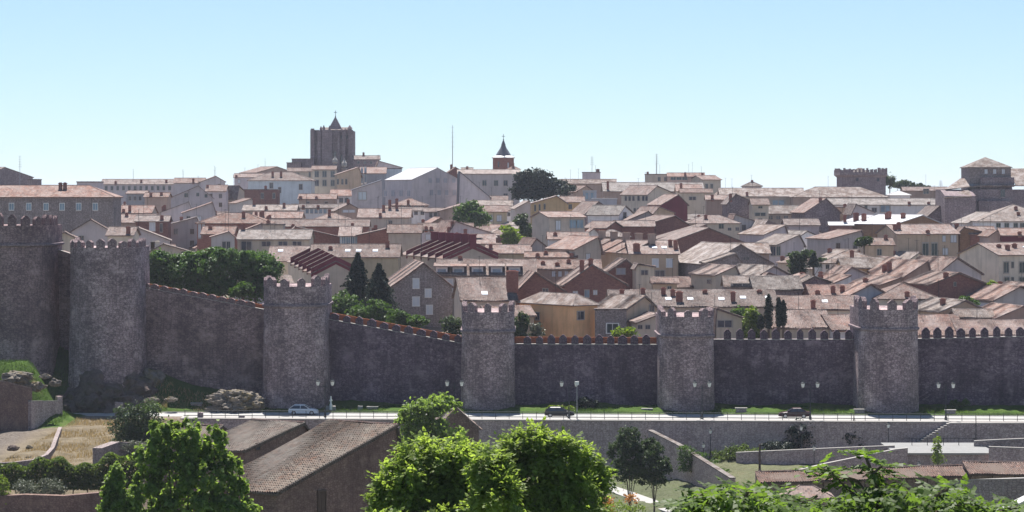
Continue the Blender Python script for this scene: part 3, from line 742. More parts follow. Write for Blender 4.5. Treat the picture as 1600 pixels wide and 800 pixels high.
E('low house with a brown sunlit roof beside the blue grey block', 226, 262, 308, 302, 'brown', 'pinktile', Y=720, c=[(238, 301, 6), (254, 300, 6)])
E('low pink roofed house wedged under the palace corner, chimneys along its ridge', 176, 236, 333, 322, 'beige', 'pinktile', c=[(181, 318, 9), (198, 326, 8), (207, 321, 10)], ant=1)
E('wide low house with a pale pink roof right of the palace end wall', 172, 238, 348, 336, 'brown', 'pinktile', Y=600, c=[(180, 332, 7), (199, 332, 7)], ant=1)
G('long narrow roof slanting up to the right, first of the slanted roofs at left', 252, 300, 332, 316, 294, 246, 'lilac', 'greytile', Y=690, c=[(236, 320, 10), (239, 322, 10)])
G('long narrow roof slanting up to the right beneath the first slanted roof', 286, 336, 333, 317, 331, 276, 'lilac', 'pinktile', Y=665)
G('shallow grey roofed house left of the big red brick hip roof', 262, 312, 352, 340, 306, 254, 'grey', 'greytile', Y=590, c=[(310, 338, 8)])
E('brick house with one tall pale window below the pink roofs at left', 212, 262, 346, 338, 'darkbrick', 'browntile', Y=582, w=[(238, 353, 8, 14, 'blind', 'whiteframe'), (252, 356, 4, 12)], c=[(255, 336, 8)])
E('big red brick block under a wide hipped roof, tall pale window strip at its left', 308, 420, 349, 334, 'brick', 'pinktile', 'hip', Y=565, w=row([299, 306, 312, 318], 360, 4, 22, 'blind'), c=[(383, 330, 11)])
E('brick house projecting with a pale roof below the wide hipped roof', 316, 364, 366, 355, 'brick', 'pinktile', Y=530, c=[(330, 353, 6)])
G('small dark fronted house with a white roof edge below the brick block', 330, 366, 371, 363, 357, 322, 'grey', 'pinktile', Y=510, w=row([350, 357], 384, 5, 12))
G('plain lilac gable wall sloping down to the right behind the tallest tower', 212, 264, 376, 357, 216, 205, 'lilac', 'browntile', Y=500)
G('cream gable with a white verge above the pine trees', 226, 309, 398, 382, 255, 222, 'beige', 'pinktile', Y=470, c=[(232, 377, 14), (254, 376, 11), (277, 377, 14)], cm='cream')
E('narrow pale roof showing just over the merlons of the tallest tower', 168, 207, 368, 356, 'cream', 'pinktile', Y=470, c=[(205, 354, 12)])
G('plain grey gable rising behind the left part of the tallest tower', 112, 172, 362, 344, 141, 108, 'lilac', 'browntile', Y=490)
G('little cream house squeezed behind the two leftmost towers', 84, 116, 372, 364, 100, 80, 'cream', 'pinktile', Y=440, w=[(96, 378, 5, 6)], c=[(92, 360, 14)])
E('cream house with tall shuttered windows and a wide dormer box on its roof', 372, 483, 374, 360, 'cream', 'greytile', Y=520, w=[(385, 385, 15, 15), (416, 381, 13, 7), (442, 381, 13, 7), (464, 381, 13, 7)], c=[(364, 349, 9)], ant=2)
E('dormer box house end with a blank beige wall behind the cream house', 410, 442, 352, 349, 'beige', 'pinktile', 'flat', Y=540, d=5, c=[(419, 345, 5)])
G('long grey gable edge climbing behind the cream house', 352, 412, 372, 350, 408, 344, 'grey', 'browntile', Y=545)
G('big plain red brick gable right of the dormer box', 444, 534, 372, 355, 462, 438, 'brick', 'pinktile', Y=550, c=[(445, 350, 7)])
E('long low roof above the plain red brick gable', 400, 575, 354, 344, 'brick', 'pinktile', Y=610, c=[(419, 338, 8), (384, 331, 8), (552, 349, 9)], w=[(470, 357, 12, 6, 'blueglass')], ant=2)
E('pale blue glazed workshop front between two red brick walls', 531, 562, 369, 355, 'paleblue', 'pinktile', Y=545, w=row([537, 544, 551, 558], 375, 6, 11, 'blueglass', 'whiteframe'), ant=1)
G('red brick wall rising to the right beside the glazed workshop', 560, 608, 368, 358, 604, 556, 'brick', 'pinktile', Y=540, c=[(578, 352, 9), (567, 356, 5), (596, 355, 6)])
E('tall blank beige block right of the rising red brick wall', 607, 657, 364, 352, 'beige', 'browntile', Y=520, ant=1)
E('lilac house with chimneys behind the second dark red terrace', 655, 738, 360, 350, 'lilac', 'pinktile', Y=555, c=[(666, 353, 9), (674, 356, 8), (706, 350, 9), (717, 348, 8)], ant=1)
E('wide brown roofed house with three bright skylights behind the conifers', 486, 622, 402, 383, 'yellow', 'browntile', Y=482, s=[(545, 394), (562, 394), (588, 394)], c=[(606, 376, 12), (518, 384, 7)], ant=2)
E('brown roof with one skylight behind the dark red terrace, left of it', 420, 478, 408, 386, 'cream', 'browntile', Y=497, s=[(440, 394)])

# --- under the cathedral
G('dark house roof climbing towards the cathedral from the left', 400, 456, 270, 261, 430, 372, 'brown', 'browntile', Y=1010, ant=2)
E('brown stone block joined to the left foot of the cathedral tower', 456, 490, 249, 246, 'darkstone', 'browntile', 'flat', Y=905, d=8)
E('low block with flat top left of the cathedral, under its tower', 448, 470, 255, 252, 'darkstone', 'browntile', 'flat', Y=900, d=8, w=[(484, 272, 3, 9)])
E('house with a low brown roof on the slope left of the pale hipped house', 366, 412, 277, 272, 'lilac', 'pinktile', Y=900, c=[(371, 275, 8)], ant=2)
E('pale house with a wide hipped pink roof below the cathedral', 388, 486, 282, 270, 'paleblue', 'pinktile', 'hip', Y=820, w=[(424, 290, 5, 8), (437, 297, 4, 8), (470, 292, 5, 8)], c=[(428, 268, 9), (441, 268, 9)])
E('tan house front between the hipped house and the cream apartments', 450, 490, 268, 263, 'beige', 'browntile', Y=850, w=[(484, 272, 3, 9), (466, 274, 4, 6)])
E('cream apartment house with two rows of dark windows just under the cathedral tower', 488, 524, 265, 260, 'cream', 'pinktile', Y=840, w=row([495, 507, 520], 272, 6, 9)+row([495, 507, 520], 286, 6, 9))
G('tan gabled house with balconies right of the cream apartments', 527, 564, 273, 262, 560, 519, 'tan', 'pinktile', Y=810, w=[(528, 284, 3, 8), (535, 284, 3, 8), (541, 284, 3, 8)])
E('house with a tall strip of glass below the right side of the cathedral', 563, 602, 271, 262, 'bluegrey', 'pinktile', Y=825, w=[(565.5, 275, 3, 22, 'blueglass', 'whiteframe'), (571, 274, 3, 22, 'blueglass', 'whiteframe')])
E('low stone house attached to the right of the cathedral tower', 552, 592, 249, 244, 'darkstone', 'browntile', Y=905, c=[(568, 238, 6)], w=row([560, 570, 580], 254, 3, 4))
G('brown roof sloping away to the right from the cathedral', 588, 628, 262, 252, 592, 584, 'lilac', 'browntile', Y=890, ant=2)
E('blue grey flat roofed box left of the white roofed hall', 598, 626, 264, 262, 'paleblue', 'darktile', 'flat', Y=830, d=10)
E('dark brick house with a pale ledge below the hipped house', 382, 434, 297, 294, 'darkbrick', 'pinktile', 'flat', Y=760, d=9, w=row([410, 428], 306, 4, 8), c=[(415, 290, 8)])
G('small house with a left facing pink roof at the edge of the left skyline', 370, 386, 308, 291, 372, 350, 'beige', 'pinktile', Y=800)
E('long low roof with chimneys before the white windowed house', 467, 524, 311, 304, 'brown', 'pinktile', Y=760, c=[(496, 314, 9), (466, 316, 8), (472, 315, 9)])
E('white house with two dark windows left of the white roofed hall', 517, 552, 306, 297, 'white', 'pinktile', Y=770, w=row([533, 541.5], 313, 5.5, 7))
E('long white house with a row of small windows in mid slope', 456, 530, 325, 320, 'white', 'browntile', Y=690, w=row(range(480, 530, 7), 330, 4, 6, 'blueglass'), c=[(475, 325, 10), (498, 329, 12)], ant=2)
G('dark gabled house before the white windowed house', 524, 566, 330, 319, 546, 512, 'brown', 'browntile', Y=660, w=[(545, 330, 18, 4, 'blind')], c=[(557, 311, 9)])
E('low terrace roofs on the slope left of the long white house', 380, 462, 329, 321, 'beige', 'greytile', Y=680, c=[(397, 309, 9), (445, 317, 8), (418, 322, 6)], ant=2)
E('pale roofed low house under the low terrace roofs', 395, 470, 341, 332, 'beige', 'pinktile', Y=640, c=[(403, 331, 9), (413, 329, 10), (424, 337, 5)], ant=2)
E('hipped pink roofed house left of centre, one tall chimney', 483, 552, 346, 334, 'brown', 'pinktile', 'hip', Y=630, c=[(498, 327, 12)])
G('short white edged roofs stepping up behind the brick block', 370, 398, 318, 311, 392, 352, 'grey', 'pinktile', Y=720)
E('pair of pale roofs with many chimneys in front of the hall', 560, 640, 340, 327, 'beige', 'pinktile', Y=645, c=[(600, 320, 11), (596, 332, 10), (609, 312, 11), (620, 310, 8)], ant=2)
E('hipped brown roofed house with an upper window strip in front of the hall', 612, 667, 321, 311, 'darkbrick', 'pinktile', 'hip', Y=700, w=row([630, 640, 650, 660], 323.5, 6, 4), c=[(608, 314, 12), (620, 312, 9)])
E('white walled house beneath the upper window strip', 612, 668, 329, 325, 'white', 'browntile', Y=680, w=row([620, 630, 640, 650, 660], 333, 5, 5))
G('white roofed shed with a lit edge left of the round tree', 688, 728, 330, 320, 724, 680, 'brown', 'pinktile', Y=655)
E('lilac row house with shuttered openings left of the round tree', 664, 700, 331, 326, 'lilac', 'browntile', Y=660, w=row([673, 680, 688], 336, 4, 7))
G('pink roofed house with a long lit slope left of the round tree', 668, 704, 352, 341, 688, 656, 'brown', 'pinktile', Y=600, c=[(614, 342, 8)])
G('broad pale gable in front of the round tree', 700, 770, 366, 347, 712, 676, 'lilac', 'pinktile', Y=530, c=[(717, 346, 8), (720, 355, 7)], ant=2)
E('house with dark red chimneys and a small roof opening behind the second terrace', 690, 772, 381, 367, 'beige', 'pinktile', Y=520, c=[(714, 363, 8), (727, 357, 12)], w=[(741, 373, 22, 2.5)])

# --- centre
E('yellow wall house with a pale roof right of the round tree', 752, 792, 331, 322, 'yellow', 'pinktile', Y=660, w=row([766, 780], 341, 7, 9, 'blind'), d=8)
E('little white house with a dark window right of the yellow walled one', 791, 812, 329, 323, 'white', 'pinktile', Y=690, w=[(795, 335, 4, 5)])
E('long brown roof above the yellow walled house', 735, 800, 322, 314, 'brown', 'greytile', Y=700, ant=1)
E('low red walled sheds in front of the big grey convent', 735, 792, 313, 307, 'darkbrick', 'pinktile', Y=760)
G('grey stone house slope between the yellow house and the ochre house', 806, 840, 326, 315, 826, 798, 'grey', 'greytile', Y=670)
G('ochre house with a white edged gable below the cedar', 832, 886, 318, 307, 870, 829, 'ochre', 'pinktile', Y=640, w=[(836, 325, 2.5, 9), (843, 324, 2.5, 9), (851, 323, 2.5, 8)])
E('brown annexe with a lit roof right of the ochre house', 876, 912, 316, 308, 'ochre', 'pinktile', Y=655, w=[(891, 323, 5, 7)])
H('tall house with a pale grey left wall and a brown front with two glazed bays', 832, 858, 914, 340, 332, 'gl', 'beige', 'pinktile', Y=545, w=[(872, 352, 7, 14, 'blind'), (895, 350, 10, 12, 'blueglass'), (906, 350, 10, 12, 'blueglass')])
E('white fronted low house with a teal window under the tall grey walled house', 858, 918, 374, 364, 'white', 'pinktile', Y=510, w=[(876, 381, 12, 6, 'blueglass')], c=[(867, 363, 5), (890, 367, 12), (898, 366, 9)])
G('dark stone gable with a lit roof edge right of the ochre house', 915, 962, 334, 316, 935, 893, 'darkstone', 'pinktile', Y=615)
G('white gable with one dark window and a mottled roof in the centre right', 966, 994, 336, 322, 977, 919, 'white', 'greytile', Y=600, w=[(976, 336, 5, 8)])
G('grey gable below the lit tan gable', 975, 1033, 347, 331, 1013, 968, 'grey', 'browntile', Y=595)
G('tan gable with a wide sunlit roof on its left', 1022, 1054, 333, 324, 1030, 998, 'tan', 'pinktile', Y=625)
G('large cream house with two rows of windows on its long left front', 1012, 1058, 304, 291, 1027, 973, 'cream', 'pinktile', Y=700, w=row([978, 984, 990, 998, 1005.5, 1010.5], 310, 3, 7)+[(992, 328, 3, 5), (998, 328, 3, 5), (1005, 325, 3, 4)])
G('maroon gable wall right of the large cream house', 1034, 1075, 320, 305, 1060, 1016, 'maroon', 'pinktile', Y=655)
E('very long brown mottled roof across the right of centre skyline', 944, 1100, 299, 286, 'brown', 'greytile', Y=790, ant=2, c=[(948, 283, 14)])
E('dark roofed low house at the skyline left of the long mottled roof', 876, 962, 287, 281, 'brown', 'darktile', Y=850, ant=2)
E('pale flat topped block with a tall dark flue on the skyline', 910, 938, 270, 268.5, 'lilac', 'browntile', 'flat', Y=870, d=10, c=[(934, 264, 16, 1.3)], ant=1, cm='darkbrick')
G('pink roof slope catching the sun beside the cedar', 900, 930, 300, 291, 916, 876, 'brown', 'pinktile', Y=740)
E('small blue grey house with a bright slab roof below the long mottled roof', 912, 932, 299, 296, 'bluegrey', 'whiteroof', 'flat', Y=700, d=6, w=row([917, 925], 306, 4, 10, 'blueglass'))
E('dark blue house beneath a thin white slab in the centre right', 926, 964, 311.5, 310.5, 'bluegrey', 'whiteroof', 'flat', Y=690, d=6, o=.6)
E('cream apartment block with a flat stepped top on the right of centre skyline', 1010, 1046, 273, 271, 'cream', 'browntile', 'flat', Y=860, d=12, w=row([1030, 1040], 280, 4, 6), c=[(1012, 271, 14)], ant=2)
E('pinkish apartment block with glazed attic between the cream blocks on the skyline', 1044, 1100, 276, 271, 'pink', 'pinktile', Y=850, w=row([1052, 1061, 1070], 279, 7, 4)+row([1084, 1092], 282, 6, 4, 'blind'), c=[(1070, 269, 6), (1097, 270, 8)], ant=2)
H('cream apartment block with a bare right side wall at the end of the skyline row', 1082, 1098, 1127, 281, 275, 'gl', 'cream', 'browntile', Y=840, d=12, w=row([1104, 1112], 291, 4, 7), ant=1)
E('pink roofed house in front of the skyline apartment blocks', 1058, 1096, 299, 289, 'cream', 'pinktile', Y=740, c=[(1063, 286, 12)], w=[(1072, 306, 12, 5)])
E('cream house with a dark opening below the pink roofed one', 1064, 1112, 301, 296, 'cream', 'browntile', Y=715, w=[(1082, 310, 10, 5)])
E('tall plain grey brown wall block right of the maroon gable', 1104, 1140, 312, 306, 'brown', 'pinktile', Y=670, c=[(1112, 304, 9)])
G('big dark lilac gable wall in the right centre', 1137, 1180, 318, 304, 1150, 1132, 'darkstone', 'browntile', Y=650, c=[(1165, 303, 10)])
E('cream house front with a balcony right of the dark lilac wall', 1176, 1201, 320, 311, 'cream', 'browntile', Y=640, w=[(1188, 324, 6, 3), (1188, 335, 16, 5), (1188, 343, 6, 3)])
E('low white house with a vented roof and two small dark windows', 1073, 1156, 349, 337, 'cream', 'pinktile', 'hip', Y=590, w=[(1140, 358, 5, 4), (1152, 358, 5, 5), (1127, 353, 7, 8, 'glass')], c=[(1092, 335, 8)])
G('short roof lit along its right slope below the dark lilac wall', 1145, 1180, 346, 336, 1149, 1140, 'grey', 'pinktile', Y=600)
G('long red brick gable with a white verge in the right centre', 1040, 1168, 381, 357, 1108, 1022, 'darkbrick', 'pinktile', Y=545)
G('red brick wall strip slanting up behind the long red brick gable', 1028, 1110, 374, 352, 1104, 1020, 'darkbrick', 'pinktile', Y=565)
G('biggest red brick gable in the middle of the slope, roof lit on its left', 990, 1086, 357, 338, 1056, 962, 'darkbrick', 'pinktile', Y=580)
E('pink roofed house with a brick front left of the biggest red brick gable', 962, 1022, 354, 346, 'brick', 'pinktile', Y=575)
G('small brick gable with a brown roof left of the pink roofed brick front', 946, 976, 357, 347, 961, 914, 'brick', 'browntile', Y=565)
G('little white gable with bright roof corners in the centre', 914, 938, 368, 358, 928, 910, 'white', 'pinktile', Y=535)
E('hipped brown roof right of the little white gable', 930, 984, 370, 360, 'brown', 'browntile', 'hip', Y=540, c=[(989, 369, 6)])
E('long low pink roof in front of the tall chimney stack', 830, 938, 421, 408, 'brown', 'pinktile', Y=462, c=[(833, 406, 7), (848, 407, 7), (870, 409, 7), (888, 405, 8)], w=row([865, 875, 885], 428, 5, 8, 'blind'))
G('wide house with a sunlit left roof and a very tall cream chimney', 898, 940, 390, 371, 935, 856, 'beige', 'pinktile', Y=490)
E('brown shed roofs crowded behind the long low pink roof', 822, 900, 402, 395, 'brown', 'pinktile', Y=490, c=[(853, 392, 6), (840, 396, 5), (893, 401, 7)])
G('lit roof slope beneath the tall grey walled house', 826, 860, 391, 374, 838, 806, 'grey', 'pinktile', Y=500)
E('flat roofed pink house with a yellow eave right of the second terrace', 760, 828, 396, 384, 'yellow', 'pinktile', Y=497, c=[(767, 381, 8)])

# --- middle row behind the wall
E('house with a row of five white dormers under a pink roof', 684, 836, 431, 407, 'beige', 'pinktile', Y=448, d=13, w=row([735, 752, 700], 446, 14, 18, 'blind', 'whiteframe'), c=[(719, 399, 7)])
H('grey stone gable house with pale shuttered windows beside the conifers', 590, 612, 706, 449, 413, 'gr', 'housestone', 'pinktile', ax=662, Y=430, w=[(650, 443, 9, 14, 'blind', 'whiteframe'), (669, 458, 9, 12, 'blind', 'whiteframe'), (650, 471, 10, 13, 'blind', 'whiteframe'), (671, 484, 9, 13, 'blind', 'whiteframe')], Lm=20)
H('house with a big square brick chimney and a skylight behind the middle tower', 718, 722, 806, 470, 436, 'gl', 'beige', 'pinktile', Y=412, c=[(808, 421, 34, 1.9)], s=[(752, 461)], d=14)
G('brick gable right of the big square chimney', 805, 886, 459, 427, 836, 796, 'darkbrick', 'pinktile', Y=424, w=[(852, 455, 8, 8)])
G('brown triangular brick gable above a wall with small windows', 882, 979, 446, 415, 925, 872, 'darkbrick', 'browntile', Y=440, w=[(917, 459, 7, 11, 'blueglass'), (930, 457, 6, 7, 'blind'), (899, 458, 7, 6, 'blind')], c=[(926, 404, 12), (944, 406, 20)])
G('brown gable with a grey window and a cream end wall', 952, 1000, 425, 407, 978, 944, 'darkbrick', 'browntile', Y=456, w=[(970, 424, 13, 9, 'bluegrey')])
G('narrow cream gable with a black window behind the long brown row', 994, 1022, 418, 414, 997, 990, 'cream', 'browntile', Y=452, w=[(1007, 426, 10, 7)])
E('tan house with two shuttered windows and a balcony under a skylit roof', 985, 1060, 397, 377, 'tan', 'pinktile', Y=485, s=[(1020, 389), (1035, 389)], w=[(1024, 411, 9, 12, 'blind', 'whiteframe'), (1046, 411, 9, 12, 'blind', 'whiteframe'), (1031, 428, 14, 10, 'glass')], c=[(1045, 374, 11), (1068, 377, 13), (1081, 374, 13), (991, 379, 14, 1.3)], d=14)
E('low cream lean-to house with a pink roof under the tan house', 1020, 1058, 443, 435, 'tan', 'pinktile', Y=440, w=[(1046, 450, 6, 5)])
H('large old stone barn with a mottled roof and two tiny gable windows', 1058, 1106, 1210, 413, 383, 'gr', 'housestone', 'oldtile', ax=1158, Y=475, w=row([1163, 1169], 404, 2.5, 4), Lm=20)
G('lean-to stone shed with a streaked roof leaning on the old stone barn', 1107, 1160, 412, 398, 1150, 1100, 'housestone', 'oldtile', Y=466)
E('house with a mottled back roof right of the old stone barn', 1150, 1202, 396, 381, 'brown', 'oldtile', Y=500)
G('lilac gable with a bright mottled roof below the old stone barn', 1180, 1242, 434, 417, 1210, 1136, 'lilac', 'oldtile', Y=448)
E('grey stone house with a maroon gallery under the bright mottled roof', 1134, 1248, 449, 433, 'darkstone', 'darktile', Y=438, w=[(1160, 446, 30, 6), (1180, 447, 12, 6)])
G('narrow cream house with a slanting pink parapet under the old stone barn', 1118, 1156, 431, 417, 1150, 1086, 'cream', 'pinktile', Y=452, w=[(1108, 440, 5, 6)])
E('long brown row house with bright skylights and dark chimneys behind the wall', 956, 1216, 480, 455, 'beige', 'browntile', Y=416, d=14, s=[(1041, 469), (1075, 469), (1123, 469), (1157, 467), (1196, 467)], c=[(970, 451, 12), (1003, 449, 12), (1035, 448, 13), (1049, 451, 12), (1057, 453, 18, 1.1), (1100, 452, 6), (1140, 453, 18), (1185, 452, 6)])
H('orange house with a grey and white tiled hip roof over the middle of the wall', 812, 896, 934, 478, 460, 'hip', 'orange', 'oldtile', Y=402, w=[(825, 495, 6, 9), (840, 494, 6, 11), (907, 493, 10, 12)], a=38, Lm=12, o=.35)
H('stone fronted house with a white barred window and a mottled roof', 930, 977, 1030, 485, 464, 'gr', 'tan', 'oldtile', ax=1008, Y=404, w=[(1018, 482, 7, 10)], a=40)
E('low stone front with one big white barred window', 930, 979, 485, 483, 'housestone', 'darktile', 'flat', Y=402.3, d=1.5, w=[(957, 513, 17, 14, 'glass', 'whiteframe')])
G('small pink lean-to house right of the white barred window', 996, 1034, 505, 493, 1028, 980, 'beige', 'pinktile', Y=398, w=row([1000, 1012], 511, 7, 6))
G('cream porch house with a wide pink roof right of the pale stoned tower', 1119, 1160, 498, 484, 1120, 1110, 'cream', 'pinktile', Y=397, w=[(1132, 506, 22, 10)])

# --- right quarter
E('long low building with a mottled brown roof on the right skyline', 1126, 1256, 307, 295, 'beige', 'oldtile', Y=770, w=[(1216, 317, 18, 8, 'blueglass'), (1245, 317, 18, 8, 'blueglass')], ant=2, c=[(1165, 300, 12)])
E('long mottled roof below the battlemented tower', 1240, 1388, 308, 293, 'brown', 'oldtile', 'hip', Y=760, ant=1)
E('little domed roof house breaking the skyline at the right', 1162, 1190, 291, 284, 'lilac', 'darktile', 'hip', Y=860, c=[(1176, 281, 6)])
G('dark gable end with a mottled roof at the skyline right of the apartment blocks', 1124, 1150, 304, 295, 1135, 1120, 'darkstone', 'oldtile', Y=800, ant=1)
E('low house with a bright mottled roof and small windows below the long roof', 1200, 1270, 334, 322, 'beige', 'oldtile', Y=660, w=row([1204, 1216, 1228], 340, 6, 5))
G('large lilac gable with a sunlit roof edge at the right', 1258, 1314, 332, 311, 1291, 1244, 'darkstone', 'pinktile', Y=645, c=[(1303, 309, 7)])
E('tan wall house between two lilac gables at the right', 1312, 1333, 325, 322, 'tan', 'browntile', 'flat', Y=650, d=8, c=[(1320, 334, 9)])
G('lilac gable right of the tan wall house', 1332, 1366, 332, 320, 1338, 1326, 'lilac', 'browntile', Y=640)
E('long house with a teal door and pale wall right of centre skyline', 1296, 1504, 320, 311, 'white', 'greytile', Y=700, w=[(1383, 326, 14, 10, 'blueglass'), (1353, 324, 4, 6), (1366, 328, 7, 6)], c=[(1417, 318, 8), (1447, 316, 12)], ant=3)
E('shed with a brilliant white hipped roof on the right skyline', 1390, 1422, 305, 299, 'white', 'whiteroof', 'hip', Y=790)
E('wide pale building with a flat brown roof behind the white hipped shed', 1412, 1480, 298, 293, 'brown', 'pinktile', Y=830, w=[(1447, 299, 8, 7)], ant=1)
G('factory with a white sheet roof and brick chimneys at the right', 1398, 1488, 351, 337, 1450, 1339, 'ochrebrick', 'whiteroof', Y=590, c=[(1380, 336, 10, 1.0), (1372, 333, 12, 1.0), (1396, 330, 9, 1.0), (1407, 332, 11, 1.3), (1427, 332, 10, 1.0)])
E('low brick building with a small white roof left of the factory', 1297, 1332, 352, 348, 'darkbrick', 'whiteroof', Y=595, c=[(1320, 335, 10)])
G('brick workshop with a narrow white roof slanting up to the factory', 1328, 1372, 349, 338, 1366, 1320, 'darkbrick', 'whiteroof', Y=610, c=[(1368, 332, 14, 1.2)])
G('dark brown gable behind the factory', 1444, 1504, 343, 323, 1468, 1436, 'darkstone', 'browntile', Y=640)
H('large tan house with a double brown window and a pale left gable', 1382, 1402, 1502, 366, 352, 'gl', 'tan', 'pinktile', Y=535, w=[(1446, 390, 9, 19), (1460, 390, 9, 19), (1475, 373, 5, 9, 'blind'), (1490, 373, 9, 11, 'blind'), (1477, 393, 8, 10, 'blind')], c=[(1388, 350, 10), (1396, 347, 12), (1434, 364, 4)], d=11)
G('brown gable wall joined to the right of the large tan house', 1500, 1532, 362, 356, 1506, 1496, 'ochrebrick', 'browntile', Y=540, c=[(1489, 349, 8), (1497, 350, 8)])
E('low house with a pink roof right of the large tan house', 1516, 1556, 366, 355, 'darkbrick', 'pinktile', Y=540)
G('small brown gable between two pink roofs at the right edge', 1546, 1570, 369, 361, 1558, 1540, 'pink', 'pinktile', Y=530)
E('maroon house at the right edge behind the cream apartments', 1566, 1640, 368, 358, 'maroon', 'pinktile', Y=528, c=[(1588, 362, 8)])
E('white house with a wide hipped roof and small dark windows at the right edge', 1530, 1660, 346, 321, 'white', 'greytile', 'hip', Y=600, w=row([1560, 1573, 1587, 1597], 352, 6, 6), c=[(1573, 330, 8), (1581, 322, 9)])
G('white house with a sunlit grey roof left of the wide hipped roof', 1512, 1560, 349, 333, 1552, 1500, 'white', 'greytile', Y=610, w=[(1514, 356, 5, 4)])
H('cream apartment house with rows of dark balcony windows at the right edge', 1517, 1561, 1680, 399, 381, 'gl', 'cream', 'pinktile', Y=470, s=[(1588, 389)], c=[(1555, 381, 10), (1571, 380, 8), (1548, 381, 6)], w=[(1572, 418, 8, 16), (1582, 414, 4, 9), (1597, 418, 9, 16), (1573, 441, 8, 15), (1582, 438, 4, 9), (1597, 441, 9, 15)], d=13)
G('white gabled house at the left of a garden with conifers', 1236, 1302, 379, 362, 1262, 1214, 'white', 'greytile', Y=560, w=[(1232, 390, 6, 14), (1290, 385, 3, 4)])
G('grey house with a long lit roof and maroon window above the garden conifers', 1214, 1258, 383, 368, 1250, 1186, 'lilac', 'greytile', Y=535, w=[(1208, 392, 6, 14), (1216, 392, 6, 14)])
G('dark stone house with a mossy roof left of the white gabled house', 1194, 1232, 367, 353, 1228, 1162, 'lilac', 'oldtile', Y=555)
G('small dark gable with a mottled roof behind the mossy roof', 1192, 1230, 356, 345, 1200, 1180, 'darkstone', 'oldtile', Y=590)
E('low brown house with a lilac front right of the mossy roof', 1228, 1280, 352, 343, 'lilac', 'browntile', Y=600)
G('white gabled house with a sunlit strip roof right of the garden', 1296, 1352, 374, 361, 1348, 1270, 'grey', 'pinktile', Y=545)
E('low pink roofed house in front of the large tan house', 1352, 1396, 383, 373, 'tan', 'pinktile', Y=522, c=[(1383, 366, 9)])
E('house with a broad hipped pink roof and a maroon door right of the garden', 1285, 1382, 411, 391, 'white', 'oldtile', 'hip', Y=480, c=[(1343, 390, 14)], w=[(1307, 419, 9, 12), (1293, 417, 5, 6)])
E('low mottled roof right of the broad hipped roof', 1318, 1400, 419, 405, 'ochre', 'oldtile', Y=463)
G('long strip roof slanting up to the right before the large tan house', 1366, 1412, 425, 405, 1408, 1350, 'brown', 'pinktile', Y=460)
G('pink roof slope with two slim chimneys left of the lilac gable', 1412, 1458, 433, 409, 1452, 1372, 'brown', 'pinktile', Y=446, c=[(1410, 413, 12), (1417, 409, 16)])
G('pale lilac gable with a sunlit pink roof left of the cream apartments', 1462, 1541, 430, 404, 1498, 1420, 'lilac', 'pinktile', Y=452, c=[(1484, 422, 7)])
G('dark brick gable below the pale lilac gable', 1451, 1546, 446, 428, 1500, 1428, 'darkbrick', 'pinktile', Y=428, c=[(1517, 425, 10)], w=[(1492, 444, 4, 6)])
G('lilac gable with a white roof corner in the right centre', 1306, 1374, 438, 419, 1331, 1292, 'lilac', 'pinktile', Y=452, c=[(1300, 424, 10)])
G('white low house in front of the lilac gable with the white corner', 1298, 1334, 445, 432, 1330, 1272, 'white', 'pinktile', Y=440, c=[(1300, 428, 9)])
E('brown stone house with a dark roof left of the white low house', 1180, 1252, 453, 434, 'darkstone', 'darktile', Y=434)
G('dark arched gable wall right of the brown stone house', 1247, 1312, 446, 434, 1272, 1242, 'darkstone', 'darktile', Y=440)
E('reddish roofed house left of the rightmost tower', 1268, 1335, 463, 447, 'darkbrick', 'redtile', Y=426, c=[(1272, 452, 10), (1297, 445, 13), (1312, 445, 12)])
G('blue grey gable just left of the rightmost tower, skylight on its wall', 1318, 1398, 467, 446, 1361, 1306, 'bluegrey', 'pinktile', Y=422, s=[(1330, 458)])
G('pink roof behind the rightmost tower with a white ledge', 1375, 1412, 446, 435, 1408, 1342, 'brown', 'pinktile', Y=436, c=[(1381, 434, 9)])
E('cream house with a wide hipped pink roof behind the rightmost tower', 1370, 1466, 467, 444, 'cream', 'pinktile', 'hip', Y=420, w=[(1443, 478, 14, 8)], c=[(1405, 452, 14)])
E('long pink roof with a tall chimney behind the pointed merlons', 1223, 1342, 484, 464, 'cream', 'pinktile', Y=412, c=[(1265, 466, 17)], s=[(1286, 473)])
E('pink roof with a small white dormer directly behind the pointed merlons', 1206, 1296, 513, 487, 'cream', 'pinktile', Y=396, d=12)
H('pink roof with a broad white verge behind the pointed merlons', 1286, 1302, 1342, 517, 494, 'gl', 'white', 'pinktile', Y=394, d=12)
G('white gable left of the pink roof with the dormer', 1186, 1240, 440, 428, 1200, 1170, 'white', 'pinktile', Y=446)
G('tan gable with a lit roof edge right of the rightmost tower', 1468, 1546, 488, 471, 1510, 1434, 'tan', 'oldtile', Y=408, c=[(1493, 466, 12)])
G('grey gable with a pink lit roof at the right edge above the wall', 1553, 1650, 470, 449, 1596, 1527, 'grey', 'pinktile', Y=418, w=[(1540, 476, 22, 8, 'blind')])
E('row of pink roofs right of the rightmost tower, behind the merlons', 1434, 1503, 524, 494, 'cream', 'pinktile', Y=394, d=13)
E('pink roof with a cream dormer at the far right behind the merlons', 1500, 1556, 524, 502, 'cream', 'pinktile', Y=393, d=11)
E('rightmost pink roof behind the merlons at the picture edge', 1556, 1660, 524, 502, 'cream', 'pinktile', Y=393.6, d=11)
G('brown roof slope with a skylight above the far right merlon roofs', 1556, 1640, 498, 480, 1600, 1530, 'brown', 'pinktile', Y=402, s=[(1562, 488)])
E('low dark roofed house left of the brown slope with the skylight', 1496, 1552, 497, 485, 'brown', 'darktile', Y=403)
